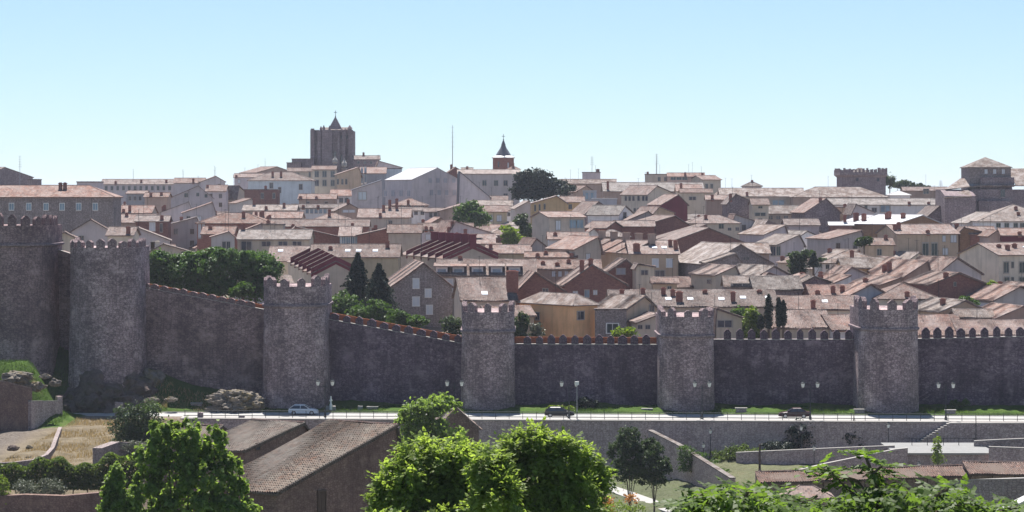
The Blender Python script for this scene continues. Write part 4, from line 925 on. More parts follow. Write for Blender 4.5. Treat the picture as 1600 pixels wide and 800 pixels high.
# ------------------------------------------------------------------ landmarks
def cathedral():
    Y = 910.; S = F/Y; X0 = xat(518.5, Y); zb = 24.0
    root = empty('cathedral_tower', (X0, Y, zb)); tag(root, 'big dark cathedral tower with a pyramid spire, highest on the hill', 'church')
    L = lambda px: (px-518.5)/S; Z = lambda py: zat(py, Y)-zb
    MB().box(L(486.5), L(551), .8, 15.5, 0, Z(204)).build('tower_wall', 'darkstone', root)
    m = MB()
    for a, b, dpt, top in ((485, 491.5, -.7, 203), (496, 501.5, -.6, 206), (503, 519, -.9, 205), (527, 531, -.3, 207), (535, 540, -.4, 206), (544.5, 552, -.7, 205)):
        q = MB(); q.box(L(a), L(b), dpt, 1.2, 0, Z(top)); q.box(L(a)+.15, L(b)-.15, dpt+.3, 1.0, Z(top), Z(top)+.5); q.build('buttress', 'darkstone', root)
    MB().box(L(485), L(498), .2, 15.8, Z(205), Z(203)).build('cornice', 'darkstone', root)
    for px, py, wd in ((501.5, 197, .5), (506, 195.5, .55), (515, 196, .5), (534, 200, .6), (539.5, 200, .6), (546.5, 195.5, 1.0), (550, 203, .5)):
        q = MB(); h = Z(py)-Z(206); q.lathe([(wd*.8, 0), (wd*.8, h*.45), (wd*1.1, h*.47), (.07, h)], 6); q.build('pinnacle', 'darkstone', root, (L(px), -.1, Z(206)))
    q = MB(); r = L(531)-L(510.5)
    xc = L(522.5); zs = Z(201); q.hexa([(xc-r/2, 3, zs-1.5), (xc+r/2, 3, zs-1.5), (xc+r/2, 3+r, zs-1.5), (xc-r/2, 3+r, zs-1.5)], [(xc-r/2, 3, zs), (xc+r/2, 3, zs), (xc+r/2, 3+r, zs), (xc-r/2, 3+r, zs)])
    q.hexa([(xc-r/2, 3, zs), (xc+r/2, 3, zs), (xc+r/2, 3+r, zs), (xc-r/2, 3+r, zs)], [(xc-.15, 3+r/2-.15, Z(182)), (xc+.15, 3+r/2-.15, Z(182)), (xc+.15, 3+r/2+.15, Z(182)), (xc-.15, 3+r/2+.15, Z(182))])
    sp = q.build('spire', 'darkstone', root)
    q = MB(); zc = Z(182); yc = 3+r/2; q.tube([(xc, yc, zc-.3), (xc, yc, zc+2.4)], .10, 5); q.tube([(xc-.65, yc, zc+1.7), (xc+.65, yc, zc+1.7)], .09, 5); q.lathe([(.05, zc), (.28, zc+.25), (.05, zc+.5)], 8, (xc, yc)); q.build('cross', 'metal', sp)
    q = MB(); q.prismx([(1, Z(203)), (15, Z(203)), (8, Z(198))], L(500), L(545)); q.build('roof', 'darktile', root)
    for px, py, pw, ph in ((523, 247, 4, 20), (534, 249, 4, 14), (498.8, 212, 2, 6)):
        o = window(root, (L(px), .78, Z(py)), 0, pw/S, ph/S, 'darkstone', 'glass')
    for px in (528, 533, 542): window(root, (L(px), .78, Z(214)), 0, 1.5/S, 5/S, 'darkstone', 'glass')
cathedral()
def finial(px, py, nm, lab, Y, s=1.0):
    r = empty(nm, at(px, py+8*s, Y)); tag(r, lab, 'roof finial')
    MB().lathe([(.9*s, -8), (.9*s, 0), (1.1*s, .2), (.6*s, .5)], 8).build('pedestal', 'housestone', r)
    MB().lathe([(.3*s, .5), (1.0*s, 1.2), (.9*s, 2.0*s), (.25*s, 2.9*s), (.05, 3.8*s)], 8).build('ball_top', 'bench', r)
finial(523.5, 251, 'stone_finial', 'pale pointed stone finial in front of the cathedral foot', 852)
finial(538, 256, 'stone_finial', 'pale round stone finial right of the pointed one before the cathedral', 852, 1.05)

def bell_tower():
    Y = 850.; S = F/Y; zb = 20; px0 = 786.5
    root = empty('bell_tower', (xat(px0, Y), Y, zb)); tag(root, 'brick church tower with a dark slate spire and cross at mid skyline', 'church')
    L = lambda px: (px-px0)/S; Z = lambda py: zat(py, Y)-zb
    W = L(803)-L(770)
    MB().box(-W/2, W/2, 0, W, 0, Z(247)).build('tower_wall', 'ochrebrick' if False else 'brick', root)
    q = MB(); q.box(-W/2-.35, W/2+.35, -.35, W+.35, Z(247)+.003, Z(246)+.05); q.hexa([(-W/2-.3, -.3, Z(246)+.05), (W/2+.3, -.3, Z(246)+.05), (W/2+.3, W+.3, Z(246)+.05), (-W/2-.3, W+.3, Z(246)+.05)], [(-W*.33, W*.17, Z(243)), (W*.33, W*.17, Z(243)), (W*.33, W*.83, Z(243)), (-W*.33, W*.83, Z(243))])
    q.build('cornice', 'whiteroof', root)
    q = MB(); q.lathe([(W*.36, Z(243.5)), (W*.34, Z(241)), (W*.25, Z(236)), (W*.15, Z(231)), (W*.10, Z(227)), (W*.11, Z(226.5)), (W*.03, Z(219))], 8, (0, W/2)); sp = q.build('spire', 'slate', root)
    q = MB(); z = Z(219); q.tube([(0, W/2, z-.2), (0, W/2, z+2.2)], .09, 5); q.tube([(-.6, W/2, z+1.4), (.6, W/2, z+1.4)], .08, 5); q.lathe([(.05, z), (.26, z+.25), (.05, z+.5)], 8, (0, W/2)); q.build('cross', 'metal', sp)
    window(root, (L(794), -.02, Z(258)), 0, 2.2/S, 8/S, 'brick', 'blind'); window(root, (L(779), -.02, Z(257)), 0, 2.4/S, 9/S, 'brick', 'glass')
bell_tower()
E('grey convent block with three dark windows below the brick church tower', 716, 812, 272, 266, 'grey', 'greytile', Y=800, d=14, w=row([757, 775, 790], 286, 6, 8)+[(790, 305, 6, 5)], name='convent', cat='convent', hgt=16)
E('small roofed box in front of the brick church tower', 792, 812, 265, 260, 'beige', 'pinktile', 'hip', Y=815, c=[(805, 255, 8)])
G('small brick gable on the ridge left of the convent', 702, 724, 269, 262, 712, 698, 'brick', 'pinktile', Y=815, c=[(700, 257, 8)])
E('low lilac roof with a finial right of the small brick gable', 722, 738, 268, 263, 'lilac', 'greytile', Y=812, c=[(730, 260, 5)])
H('big lilac hall with a gleaming white roof in mid slope', 596, 644, 716, 281, 263, 'gr', 'lilac', 'whiteroof', ax=683, Y=760, w=row([672, 684, 696, 709], 282, 5, 7, 'bluegrey', 'lilac')+row([674, 686, 698, 710], 301, 5, 8, 'bluegrey', 'lilac')+row([602, 614, 627, 639], 302, 6, 9, 'bluegrey', 'lilac'), name='exhibition_hall', cat='hall', hgt=15, Lm=26, o=.2)
G('long lilac wing of the white roofed hall, its edge climbing to the right', 551, 597, 297, 282, 596, 548, 'lilac', 'slate', Y=752, hgt=12, name='hall_wing', cat='hall', w=[(566, 306, 12, 12, 'paleblue')])
G('lilac wing right of the hall with its edge falling to the right', 717, 766, 309, 269, 718.5, 714, 'lilac', 'slate', Y=756, hgt=13, name='hall_wing', cat='hall')

def keep():
    Y = 800.; S = F/Y; zb = 22; px0 = 1349
    root = empty('battlemented_keep', (xat(px0, Y), Y, zb)); tag(root, 'square battlemented stone keep on the right skyline', 'tower')
    L = lambda px: (px-px0)/S; Z = lambda py: zat(py, Y)-zb
    a, b = L(1315.5), L(1384)
    MB().box(a, b, 0, 13, 0, Z(276)).build('keep_wall', 'darkstone', root)
    q = MB(); q.hexa([(a, 0, Z(277)), (b, 0, Z(277)), (b, 13, Z(277)), (a, 13, Z(277))], [(a-.8, -.8, Z(273.5)), (b+.4, -.8, Z(273.5)), (b+.4, 13.8, Z(273.5)), (a-.8, 13.8, Z(273.5))]); q.box(a-.8, b+.4, -.8, 13.8, Z(273.5), Z(269)); q.build('corbelled_parapet', 'darkstone', root)
    q = MB(); q.hexa([(L(1335), 3, Z(270)), (L(1362), 3, Z(270)), (L(1362), 11, Z(270)), (L(1335), 11, Z(270))], [(L(1346), 6, Z(262)), (L(1350), 6, Z(262)), (L(1350), 8, Z(262)), (L(1346), 8, Z(262))]); q.build('roof', 'darktile', root)
    me = MB().box(-.32, .32, -.3, .3, -.1, 1.05).mesh('merlon', 'darkstone')
    for i in range(13):
        for yy in (-.5, 13.5):
            o = link(bpy.data.objects.new('merlon', me), root); o.location = (a-.5+(b-a+.6)*i/12, yy, Z(269)); o.scale = (random.uniform(.8, 1.2), 1, random.uniform(.7, 1.4))
    for i in range(1, 9):
        for xx in (a-.5, b+.1):
            o = link(bpy.data.objects.new('merlon', me), root); o.location = (xx, 13*i/9, Z(269)); o.scale = (1, 1, random.uniform(.7, 1.3))
    for px, py in ((1339.5, 281), (1372, 281)): window(root, (L(px), -.02, Z(py)), 0, 3.5/S, 5/S, 'darkstone', 'glass')
keep()
def church_right():
    Y = 640.; S = F/Y; px0 = 1548; zb = 20
    root = empty('church', (xat(px0, Y), Y, zb)); tag(root, 'large stone church with a square tower under a pyramid roof at the right edge', 'church')
    L = lambda px: (px-px0)/S; Z = lambda py: zat(py, Y)-zb
    a, b = L(1516), L(1582); W = b-a
    MB().box(a, b, 2, 2+W, Z(320), Z(262)).build('lantern_wall', 'housestone', root)
    q = MB(); c = (0, 2+W/2); e = .35
    q.hexa([(a-e, 2-e, Z(262)), (b+e, 2-e, Z(262)), (b+e, 2+W+e, Z(262)), (a-e, 2+W+e, Z(262))], [(a-e, 2-e, Z(261)), (b+e, 2-e, Z(261)), (b+e, 2+W+e, Z(261)), (a-e, 2+W+e, Z(261))])
    q.hexa([(a-e, 2-e, Z(261)), (b+e, 2-e, Z(261)), (b+e, 2+W+e, Z(261)), (a-e, 2+W+e, Z(261))], [(-.1, c[1]-.1, Z(245)), (.1, c[1]-.1, Z(245)), (.1, c[1]+.1, Z(245)), (-.1, c[1]+.1, Z(245))])
    q.build('pyramid_roof', 'oldtile', root)
    for px in (1543, 1556.5, 1570): window(root, (L(px), 1.98, Z(268)), 0, 4.5/S, 7/S, 'housestone', 'blind')
    for px in (1524, 1531): window(root, (L(px), 1.98, Z(268)), 0, 3.5/S, 7/S, 'housestone', 'housestone')
    q = MB(); q.hexa([(a-.6, 1, 0), (b+2.5, 1, 0), (b+2.5, 8, 0), (a-.6, 8, 0)], [(L(1536), 1.4, Z(278)), (b-.3, 1.4, Z(278)), (b-.3, 8, Z(278)), (L(1536), 8, Z(278))]); q.box(L(1533), L(1586), 0.9, 1.6, Z(292), Z(277)); q.build('drum', 'darkstone', root)
    MB().box(L(1478), L(1660), .2, 16, -6, Z(296)).build('nave_wall', 'darkstone', root)
    q = MB(); T = .25
    slab(q, [(L(1478)-.3, -.2, Z(297)), (L(1535), -.2, Z(291)), (L(1518), 7, Z(279)), (L(1508), 7, Z(280))], T)
    slab(q, [(L(1588), -.2, Z(291)), (L(1662), -.2, Z(291)), (L(1662), 9, Z(264)), (L(1581), 9, Z(264))], T)
    slab(q, [(L(1535), -.2, Z(291)), (L(1588), -.2, Z(291)), (L(1588), 1, Z(290)), (L(1535), 1, Z(290))], T)
    q.build('nave_roof', 'oldtile', root)
    window(root, (L(1567), .18, Z(302)), 0, 7/S, 12/S, 'darkstone', 'glass')
    q = MB(); q.prismx([(-6, -4), (.5, -4), (.5, Z(297)), (-6, Z(306))], L(1470), L(1518)); q.build('side_chapel', 'darkstone', root)
    q = MB(); slab(q, [(L(1468), -6.3, Z(310)), (L(1512), -6.3, Z(308)), (L(1513), .3, Z(297)), (L(1490), .3, Z(303))], T); q.build('chapel_roof', 'oldtile', root)
    MB().box(L(1528), L(1580), -1.2, .4, -4, Z(314)).build('buttress', 'darkstone', root)
church_right()
def mast(px, yt, yb, Y, lab, r=.16):
    p = at(px, yb, Y); root = empty('antenna_mast', p); tag(root, lab, 'antenna'); h = zat(yt, Y)-p.z
    MB().tube([(0, 0, -12), (0, 0, h*.55), (0, 0, h)], [r, r*.8, r*.4], 5).build('mast', 'greymetal', root)
    q = MB()
    for i in range(5): q.tube([(-.7+.05*i, 0, h*(.5+.11*i)), (.7-.05*i, 0, h*(.5+.11*i))], .06, 4)
    q.build('crossbar', 'greymetal', root)
mast(707, 195, 264, 830, 'tall thin antenna mast left of the brick church tower')
mast(1026, 240, 270, 870, 'thin antenna mast over the cream skyline block')
mast(925, 244, 270, 880, 'thin antenna with side arms on the flat topped block', .1)
mast(31, 243, 278, 900, 'thin antenna standing above the dark church at the far left', .1)
mast(1470, 282, 297, 840, 'small antenna standing left of the large church', .1)

# stepped terraces with party walls
def terrace(label, n, x0, y0, dx, dy, slope_px, rise_px, Y0, a_deg, gable, party, wallc, roofm, back_px=14, gable_w=None, chim_first=False, ph=.75):
    S = F/Y0; a = R(a_deg); root = empty('terraced_house', (xat(x0, Y0), Y0, gz(xat(x0, Y0), Y0)-1), a)
    tag(root, label, 'house', 'stepped terraces with party walls')
    u = dx/S/math.sin(a); W = slope_px/S/math.cos(a); rise = rise_px/S; zb = root.location.z; z0 = zat(y0, Y0)-zb
    dzs = dy/S-u*math.cos(a)*F*(HC-zat(y0, Y0))/Y0/Y0/S
    W2 = back_px/S/math.cos(a); r2 = rise*.9
    for i in range(n):
        z = z0+i*dzs; yb = i*u
        q = MB(); q.prismy([(0, 0), (W+W2, 0), (W+W2, z+rise-r2), (W, z+rise-.02), (0, z)], yb+.02, yb+u-.02); q.build('wall', gable if i == 0 else wallc, root)
        q = MB(); slab(q, [(-.3, yb-(.2 if i == 0 else -.16), z-.05), (W, yb-(.2 if i == 0 else -.16), z+rise), (W, yb+u-.1, z+rise), (-.3, yb+u-.1, z-.05)], .18)
        slab(q, [(W, yb-(.2 if i == 0 else -.16), z+rise), (W+W2+.2, yb-(.2 if i == 0 else -.16), z+rise-r2), (W+W2+.2, yb+u-.1, z+rise-r2), (W, yb+u-.1, z+rise)], .18); q.build('roof', roofm, root)
        if True or party == 'darkbrick':
            q = MB(); h = ph; q.prismy([(-.25, z-.6), (W, z+rise-.5), (W+W2, z+rise-r2-.5), (W+W2, z+rise-r2+h), (W, z+rise+h), (-.25, z+h)], yb-.14, yb+.14); pw = q.build('party_wall', party, root)
            q = MB(); slab(q, [(-.3, yb-.2, z+h+.004), (W, yb-.2, z+rise+h+.004), (W, yb+.2, z+rise+h+.004), (-.3, yb+.2, z+h+.004)], .1); q.build('coping', roofm, pw)
            if not chim_first: continue
            q = MB(); q.box(W-.7, W+.7, yb-.35, yb+.35, z+rise-.3, z+rise+h+1.25); q.box(W-.8, W+.8, yb-.45, yb+.45, z+rise+h+1.25, z+rise+h+1.45); q.build('chimney', party, root)
    cen = root.location; FOOT.append((cen.x, cen.y+n*u/2, max(W, n*u)/2))
    return root
terrace('left terrace of roofs stepping down between dark red party walls', 6, 488, 428, 10, 3.6, 36, 19, 462, 14, 'cream', 'maroon', 'cream', 'pinktile', 34, ph=1.0)
terrace('right terrace of roofs stepping down between dark red party walls', 6, 694, 405, 13, 1.2, 44, 20, 486, 20, 'beige', 'maroon', 'beige', 'pinktile', 40, ph=.9, chim_first=True)
terrace('terrace of four stepped pink roofs beside the skylit tan house', 5, 985, 397, 18, 1.6, 34, 18, 488, 24, 'tan', 'brown', 'tan', 'pinktile', 6, ph=.25, chim_first=True)
# dormers of the dormer house
def dormers():
    hs = [o for o in bpy.data.objects if o.get('label', '').startswith('house with a row of five white dormers')][0]
    S = F/448
    ro = [c for c in hs.children if c.name.startswith('roof')][0]
    for px in (690, 716, 746, 776, 804):
        xl = xat(px, 448)-hs.location.x; z = zat(427, 449)-hs.location.z
        q = MB(); q.box(xl-1.05, xl+1.05, 1.0, 6, z-1.3, z+1.15); d_ = q.build('dormer', 'white', ro)
        q = MB(); slab(q, [(xl-1.5, .5, z+1.16), (xl+1.5, .5, z+1.16), (xl+1.5, 6.5, z+1.6), (xl-1.5, 6.5, z+1.6)], .18); q.build('dormer_roof', 'pinktile', ro)
        q = MB(); q.box(xl-.75, xl+.75, .93, 1.02, z-.6, z+.75); q.build('dormer_window', 'blueglass', ro)
dormers()

# ------------------------------------------------------------------ small houses filling the gaps between the roofs
LMK = [(60, 330, 'the long stone palace'), (240, 315, 'the blue grey block'), (290, 350, 'the slanted roofs at left'), (345, 375, 'the big red brick hip roof'), (300, 395, 'the pine row'),
       (450, 300, 'the pale hipped house under the cathedral'), (520, 270, 'the cathedral'), (430, 375, 'the cream house with the dormer box'), (490, 400, 'the left red walled terrace'),
       (560, 330, 'the long white house'), (650, 300, 'the white roofed hall'), (640, 365, 'the blank beige block'), (700, 390, 'the right red walled terrace'), (735, 340, 'the round tree in mid slope'),
       (790, 270, 'the brick church tower'), (760, 420, 'the five dormers'), (860, 320, 'the ochre house'), (880, 355, 'the tall grey walled house'), (900, 410, 'the long low pink roof'),
       (930, 435, 'the brown triangular gable'), (980, 330, 'the white gable in the centre right'), (1040, 350, 'the biggest red brick gable'), (1030, 410, 'the tan house with the balcony'),
       (1060, 290, 'the skyline apartment blocks'), (1150, 330, 'the dark lilac gable'), (1150, 400, 'the old stone barn'), (1190, 435, 'the bright mottled roof'), (1100, 470, 'the long brown row house'),
       (1240, 310, 'the long skyline roofs'), (1280, 335, 'the large lilac gable'), (1260, 390, 'the garden conifers'), (1400, 345, 'the white roofed factory'), (1350, 285, 'the battlemented keep'),
       (1330, 410, 'the broad hipped roof'), (1450, 375, 'the large tan house'), (1540, 290, 'the large church'), (1560, 340, 'the wide hipped roof at the right edge'), (1490, 440, 'the dark brick gable at right'),
       (1570, 430, 'the cream apartments at the right edge'), (1400, 455, 'the rightmost tower'), (1500, 485, 'the tan gable right of the last tower')]
ORD = ['leftmost', 'second from left', 'third from left', 'fourth from left', 'fifth from left', 'sixth from left', 'seventh from left', 'eighth from left', 'ninth from left', 'tenth from left', 'eleventh from left', 'twelfth from left', 'thirteenth from left', 'fourteenth from left', 'fifteenth from left', 'sixteenth from left']
FILL = [
    (-3.82, 401.91, 7.69, 'gl', 'tan', 'pinktile', 5.12, 1.32, 31.32, 7.08, 0.21),
    (-48.45, 438.37, 7.35, 'hip', 'lilac', 'oldtile', 4.79, 1.14, 34.17, 7.06, 0.65),
    (-29.72, 442.85, 6.23, 'hip', 'darkbrick', 'oldtile', 3.89, 1.22, 23.29, 8.96, 0.03),
    (-47.78, 449.44, 7.64, 'gl', 'beige', 'greytile', 4.92, 1.19, 23.37, 9.28, 0.88),
    (27.07, 459.28, 7.88, 'gl', 'lilac', 'browntile', 4.27, 1.6, 34.2, 9.89, 0.02),
    (93.72, 457.94, 6.48, 'gr', 'brick', 'pinktile', 3.92, 1.15, 20.63, 7.79, 0.37),
    (53.42, 469.31, 5.57, 'hip', 'brown', 'pinktile', 4.59, 1.19, 12.51, 9.66, 0.46),
    (62.7, 497.82, 6.08, 'hip', 'cream', 'greytile', 4.42, 1.23, 28.66, 7.28, 0.14),
    (60.68, 520.44, 5.83, 'gr', 'beige', 'pinktile', 4.08, 1.09, 21.72, 9.6, 0.08),
    (71.8, 530.66, 7.15, 'gr', 'darkbrick', 'oldtile', 4.91, 1.23, 33.79, 7.16, 0.4),
    (84.8, 528.16, 6.31, 'gr', 'cream', 'greytile', 4.17, 1.59, 33.97, 7.44, 0.44),
    (-82.24, 551.03, 6.74, 'gl', 'white', 'pinktile', 4.4, 1.49, 22.03, 7.66, 0.38),
    (-5.36, 551.5, 7.04, 'gl', 'darkbrick', 'pinktile', 4.98, 1.17, 28.37, 9.11, 0.42),
    (-75.02, 584.17, 5.8, 'gr', 'lilac', 'pinktile', 3.23, 1.29, 17.41, 9.94, 0.27),
    (64.85, 582.91, 8.18, 'gr', 'brick', 'greytile', 4.48, 1.23, 12.51, 9.64, 0.77),
    (-11.55, 593.34, 8.15, 'gl', 'brown', 'greytile', 5.16, 1.2, 38.74, 8.87, 0.92),
    (-5.74, 605.08, 6.76, 'hip', 'darkbrick', 'oldtile', 5.14, 1.3, 20.11, 9.51, 0.39),
    (-11.0, 621.1, 5.76, 'gl', 'brown', 'pinktile', 5.14, 1.27, 22.18, 7.62, 0.93),
    (-0.99, 618.48, 8.05, 'gl', 'brown', 'oldtile', 5.08, 1.54, 33.24, 7.8, 0.62),
    (-1.07, 629.04, 7.27, 'gr', 'tan', 'browntile', 4.97, 1.1, 29.18, 9.77, 0.78),
    (74.75, 631.95, 5.69, 'gr', 'white', 'oldtile', 4.17, 1.05, 21.32, 7.58, 0.62),
    (-3.71, 639.77, 6.77, 'gr', 'white', 'pinktile', 4.69, 1.14, 33.63, 9.27, 0.76),
    (-0.68, 652.85, 7.47, 'gr', 'lilac', 'oldtile', 4.63, 1.28, 34.81, 7.11, 0.69),
    (51.46, 679.09, 6.39, 'gl', 'darkbrick', 'browntile', 4.69, 1.42, 8.04, 9.6, 0.09),
    (48.87, 691.99, 6.29, 'gl', 'tan', 'oldtile', 5.13, 1.31, 16.85, 8.9, 0.2),
    (-89.43, 742.77, 5.53, 'gl', 'beige', 'browntile', 3.9, 1.24, 24.86, 7.25, 0.16),
    (-94.89, 770.3, 7.28, 'gl', 'cream', 'browntile', 3.45, 1.04, 29.3, 9.03, 0.41),
    (-41.96, 769.78, 6.6, 'gl', 'grey', 'oldtile', 5.13, 1.25, 10.65, 7.45, 0.22),
    (-126.84, 806.06, 5.57, 'gl', 'cream', 'pinktile', 4.62, 1.33, 22.91, 9.97, 0.52),
]
def fillers():
    st = random.getstate(); random.seed(99); out = [(i,)+r for i, r in enumerate(FILL)]
    reg = {}
    for it in out:
        X, Yj = it[1], it[2]; px = 800+F*X/Yj; py = YH+F*(HC-gz(X, Yj)-it[7])/Yj
        lm = min(LMK, key=lambda l: (l[0]-px)**2+((l[1]-py)*1.6)**2); key = (it[5], it[6], lm[2]); reg.setdefault(key, []).append((px, it))
    TN = {'pinktile': 'pink', 'browntile': 'brown', 'oldtile': 'mottled', 'greytile': 'grey'}; WN = {'brick': 'red brick', 'darkbrick': 'dark brick'}
    for (wall, roof, lm), its in reg.items():
        its.sort(key=lambda a: a[0])
        for k, (px, it) in enumerate(its):
            idx, X, Yj, wd, kind, wall, roof, eh, ri, rt, dp, cx_ = it; S = F/Yj; g = gz(X, Yj)
            lab = 'low %s house with a %s roof near %s' % (WN.get(wall, wall), TN[roof], lm)
            if len(its) > 1: lab = '%s low %s house with %s roof near %s' % (ORD[k], WN.get(wall, wall), TN[roof], lm)
            ye = YH+F*(HC-(g+eh))/Yj; a = rt if kind == 'gr' else rt*.5
            x1 = 800+F*X/Yj; x2 = x1+wd*math.cos(R(a))*S; x0 = x1-dp*math.sin(R(a))*S
            if kind == 'gr': ya = ye-ri*S-F*(HC-g-eh)*(wd/2*math.sin(R(a)))/Yj/Yj
            else: ya = ye-ri*S-F*(HC-g-eh)*(dp/2*math.cos(R(a)))/Yj/Yj
            r = H(lab, x0, x1, x2, ye, ya, kind, wall, roof, Y=Yj, a=a, d=dp, ax=(x1+x2)/2 if kind == 'gr' else None, c=[((x0+x1)/2, ya-4, 8)] if cx_ < .6 else (), ant=1 if cx_ > .75 else 0, group='small houses between the larger roofs')
    random.setstate(st)
fillers()
# ------------------------------------------------------------------ foliage
def leafcloud(C, size, up=.35, asp=.55, spread_n=None, rngl=rng):
    """diamond leaves at centres C (N,3); each two triangles, normals scattered around spread_n (outward)"""
    N = len(C); nrm = rngl.normal(size=(N, 3))
    if spread_n is not None: nrm = nrm*.75+spread_n
    nrm[:, 2] += up; nrm /= np.linalg.norm(nrm, axis=1)[:, None]
    t = np.cross(nrm, rngl.normal(size=(N, 3))); t /= np.linalg.norm(t, axis=1)[:, None]; b = np.cross(nrm, t)
    s = size*rngl.uniform(.65, 1.35, (N, 1))
    droop = nrm*s*.12
    V = np.stack([C-t*s*.5, C+b*s*asp*.5+droop, C+t*s*.5, C-b*s*asp*.5+droop], 1).reshape(-1, 3)
    return V, np.arange(N*4).reshape(N, 4)
def crown_pts(lobes, n, clump=.32, k=26, shell=.72, fill=.22, sats=2):
    """uneven crown: each lobe carries clumps near its surface; leaves gather round the clumps"""
    lobes = list(lobes); r3 = random.Random(len(lobes)*7+int(abs(lobes[0][0])*100))
    for l in list(lobes):
        for q in range(sats):
            a, e = r3.uniform(0, 6.28), r3.uniform(-.2, 1.2); f = r3.uniform(.9, 1.12); k2 = r3.uniform(.22, .38)
            lobes.append((l[0]+l[3]*f*math.cos(a)*math.cos(e), l[1]+l[4]*f*math.sin(a)*math.cos(e), l[2]+l[5]*f*math.sin(e), l[3]*k2, l[4]*k2, l[5]*k2))
    L = np.array(lobes, float); wts = (L[:, 3]*L[:, 4]+L[:, 4]*L[:, 5]+L[:, 3]*L[:, 5]); wts /= wts.sum()
    P, Nn = [], []
    for l, w_ in zip(L, wts):
        m = max(12, int(n*w_)); kk = k
        d = rng.normal(size=(kk, 3)); d /= np.linalg.norm(d, axis=1)[:, None]; d[:, 2] = np.where(d[:, 2] < -.5, -d[:, 2]*.6, d[:, 2])
        rr = rng.uniform(shell, 1.12, (kk, 1)); cc = d*rr
        idx = rng.integers(0, kk, m); p = cc[idx]+rng.normal(size=(m, 3))*clump*rng.uniform(.5, 1, (m, 1))*.62
        inn = rng.random(m) < fill; q = rng.normal(size=(m, 3))*.42; p[inn] = q[inn]
        P.append(l[:3]+p*l[3:6]); o = p/np.maximum(.2, np.linalg.norm(p, axis=1)[:, None]); Nn.append(o)
    return np.concatenate(P), np.concatenate(Nn)
def trunk_mb(h, r, lobes, bend=.1, nl=None):
    q = MB(); pts = [(0, 0, -1.2), (bend*.3, 0, h*.4), (bend, bend*.5, h)]
    q.tube(pts, [r*1.25, r*.85, r*.55], 8)
    for l in lobes[:nl]:
        c = Vector(l[:3]); s = Vector((bend*.7, bend*.3, h*random.uniform(.6, .95))); mdl = s.lerp(c, .5)+Vector((0, 0, .12*l[5]))
        q.tube([s, mdl, c], [r*.45, r*.28, r*.1], 5)
    return q
def tree(name, label, cat, X, Y, lobes, n, size, leaf, h, r=.25, group=None, z=None, k=26, clump=.32, asp=.55, up=.35, trunk='trunk', fill=.22, shell=.72, nl=None):
    """lobes in metres relative to the foot"""
    z = gz(X, Y) if z is None else z
    root = empty(name, (X, Y, z)); tag(root, label, cat, group)
    if trunk: trunk_mb(h, r, lobes, .1*h*random.uniform(-.4, .4), nl).build(trunk, 'bark', root)
    P, Nn = crown_pts(lobes, n, clump, k, shell, fill)
    V, Fq = leafcloud(P, size, up, asp, Nn*.6)
    m = npmesh('crown', V, Fq, leaf); o = link(bpy.data.objects.new('crown', m), root); o['kind'] = 'stuff'
    return root
def lobes_px(cx, foot_y, Y, items, z=None):
    """items (px, py, rx_px, rz_px[, dy m]) -> lobes relative to the foot at pixel cx"""
    X = xat(cx, Y); z = gz(X, Y) if z is None else z; S = F/Y; out = []
    for it in items:
        px, py, rx, rz = it[:4]; dy = it[4] if len(it) > 4 else random.uniform(-.5, .5)*rx/S
        out.append(((px-cx)/S, dy, zat(py, Y)-z, rx/S, rx/S*.9, rz/S))
    return X, z, out
def ptree(name, label, cat, cx, Y, items, n, size, leaf, r=.25, z=None, **k):
    X, z, lb = lobes_px(cx, 0, Y, items, z)
    if k.get('trunk') == 'stem':
        ex = []
        for l in lb:
            zz = l[2]
            while zz-l[5]*.8 > .2 and len(ex) < 8: zz -= l[5]*1.1; ex.append((l[0], l[1]+.3, zz, l[3]*1.02, l[4], l[5]*1.1))
        lb += ex; n = int(n*(1+.35*len(ex)/max(1, len(lb))))
    h = max(1.0, min(l[2] for l in lb)) if 'h' not in k else k.pop('h')
    return tree(name, label, cat, X, Y, lb, n, size, leaf, h, r, z=z, **k)
TG = 'trees growing inside the town wall'
# stone pines behind the wall at left
for i, (cx, its, Y, lab) in enumerate([
    (250, [(236, 412, 18, 13), (252, 405, 18, 12), (262, 425, 22, 16), (240, 432, 20, 16), (232, 445, 18, 14), (262, 448, 22, 14)], 386, 'round green pine nearest the tallest complete tower'),
    (300, [(288, 408, 20, 12), (308, 402, 20, 11), (300, 424, 28, 18), (318, 420, 20, 16), (292, 446, 26, 18), (318, 450, 26, 18)], 384, 'broad green pine in the middle of the pine row'),
    (345, [(334, 402, 20, 12), (352, 398, 22, 10), (346, 420, 30, 20), (366, 412, 20, 16), (340, 450, 26, 20), (366, 448, 24, 18)], 382, 'broad pine with a dark underside right of the middle of the row'),
    (400, [(384, 404, 20, 12), (404, 408, 22, 13), (398, 428, 30, 20), (424, 425, 18, 18), (392, 456, 26, 20), (420, 455, 20, 20)], 383, 'big dark bellied pine beside the banded round tower'),
    (380, [(372, 458, 12, 10), (382, 452, 12, 9)], 372, 'small round pale green bush under the pines')]):
    tree_ = ptree('pine_tree' if i < 4 else 'bush', lab, 'pine' if i < 4 else 'bush', cx, Y, its, 11000 if i < 4 else 1800, .46, 'leaf_pine' if i < 4 else 'leaf_bush', .35, group='pines behind the sloping wall' if i < 4 else None, k=34, clump=.30, fill=.3)
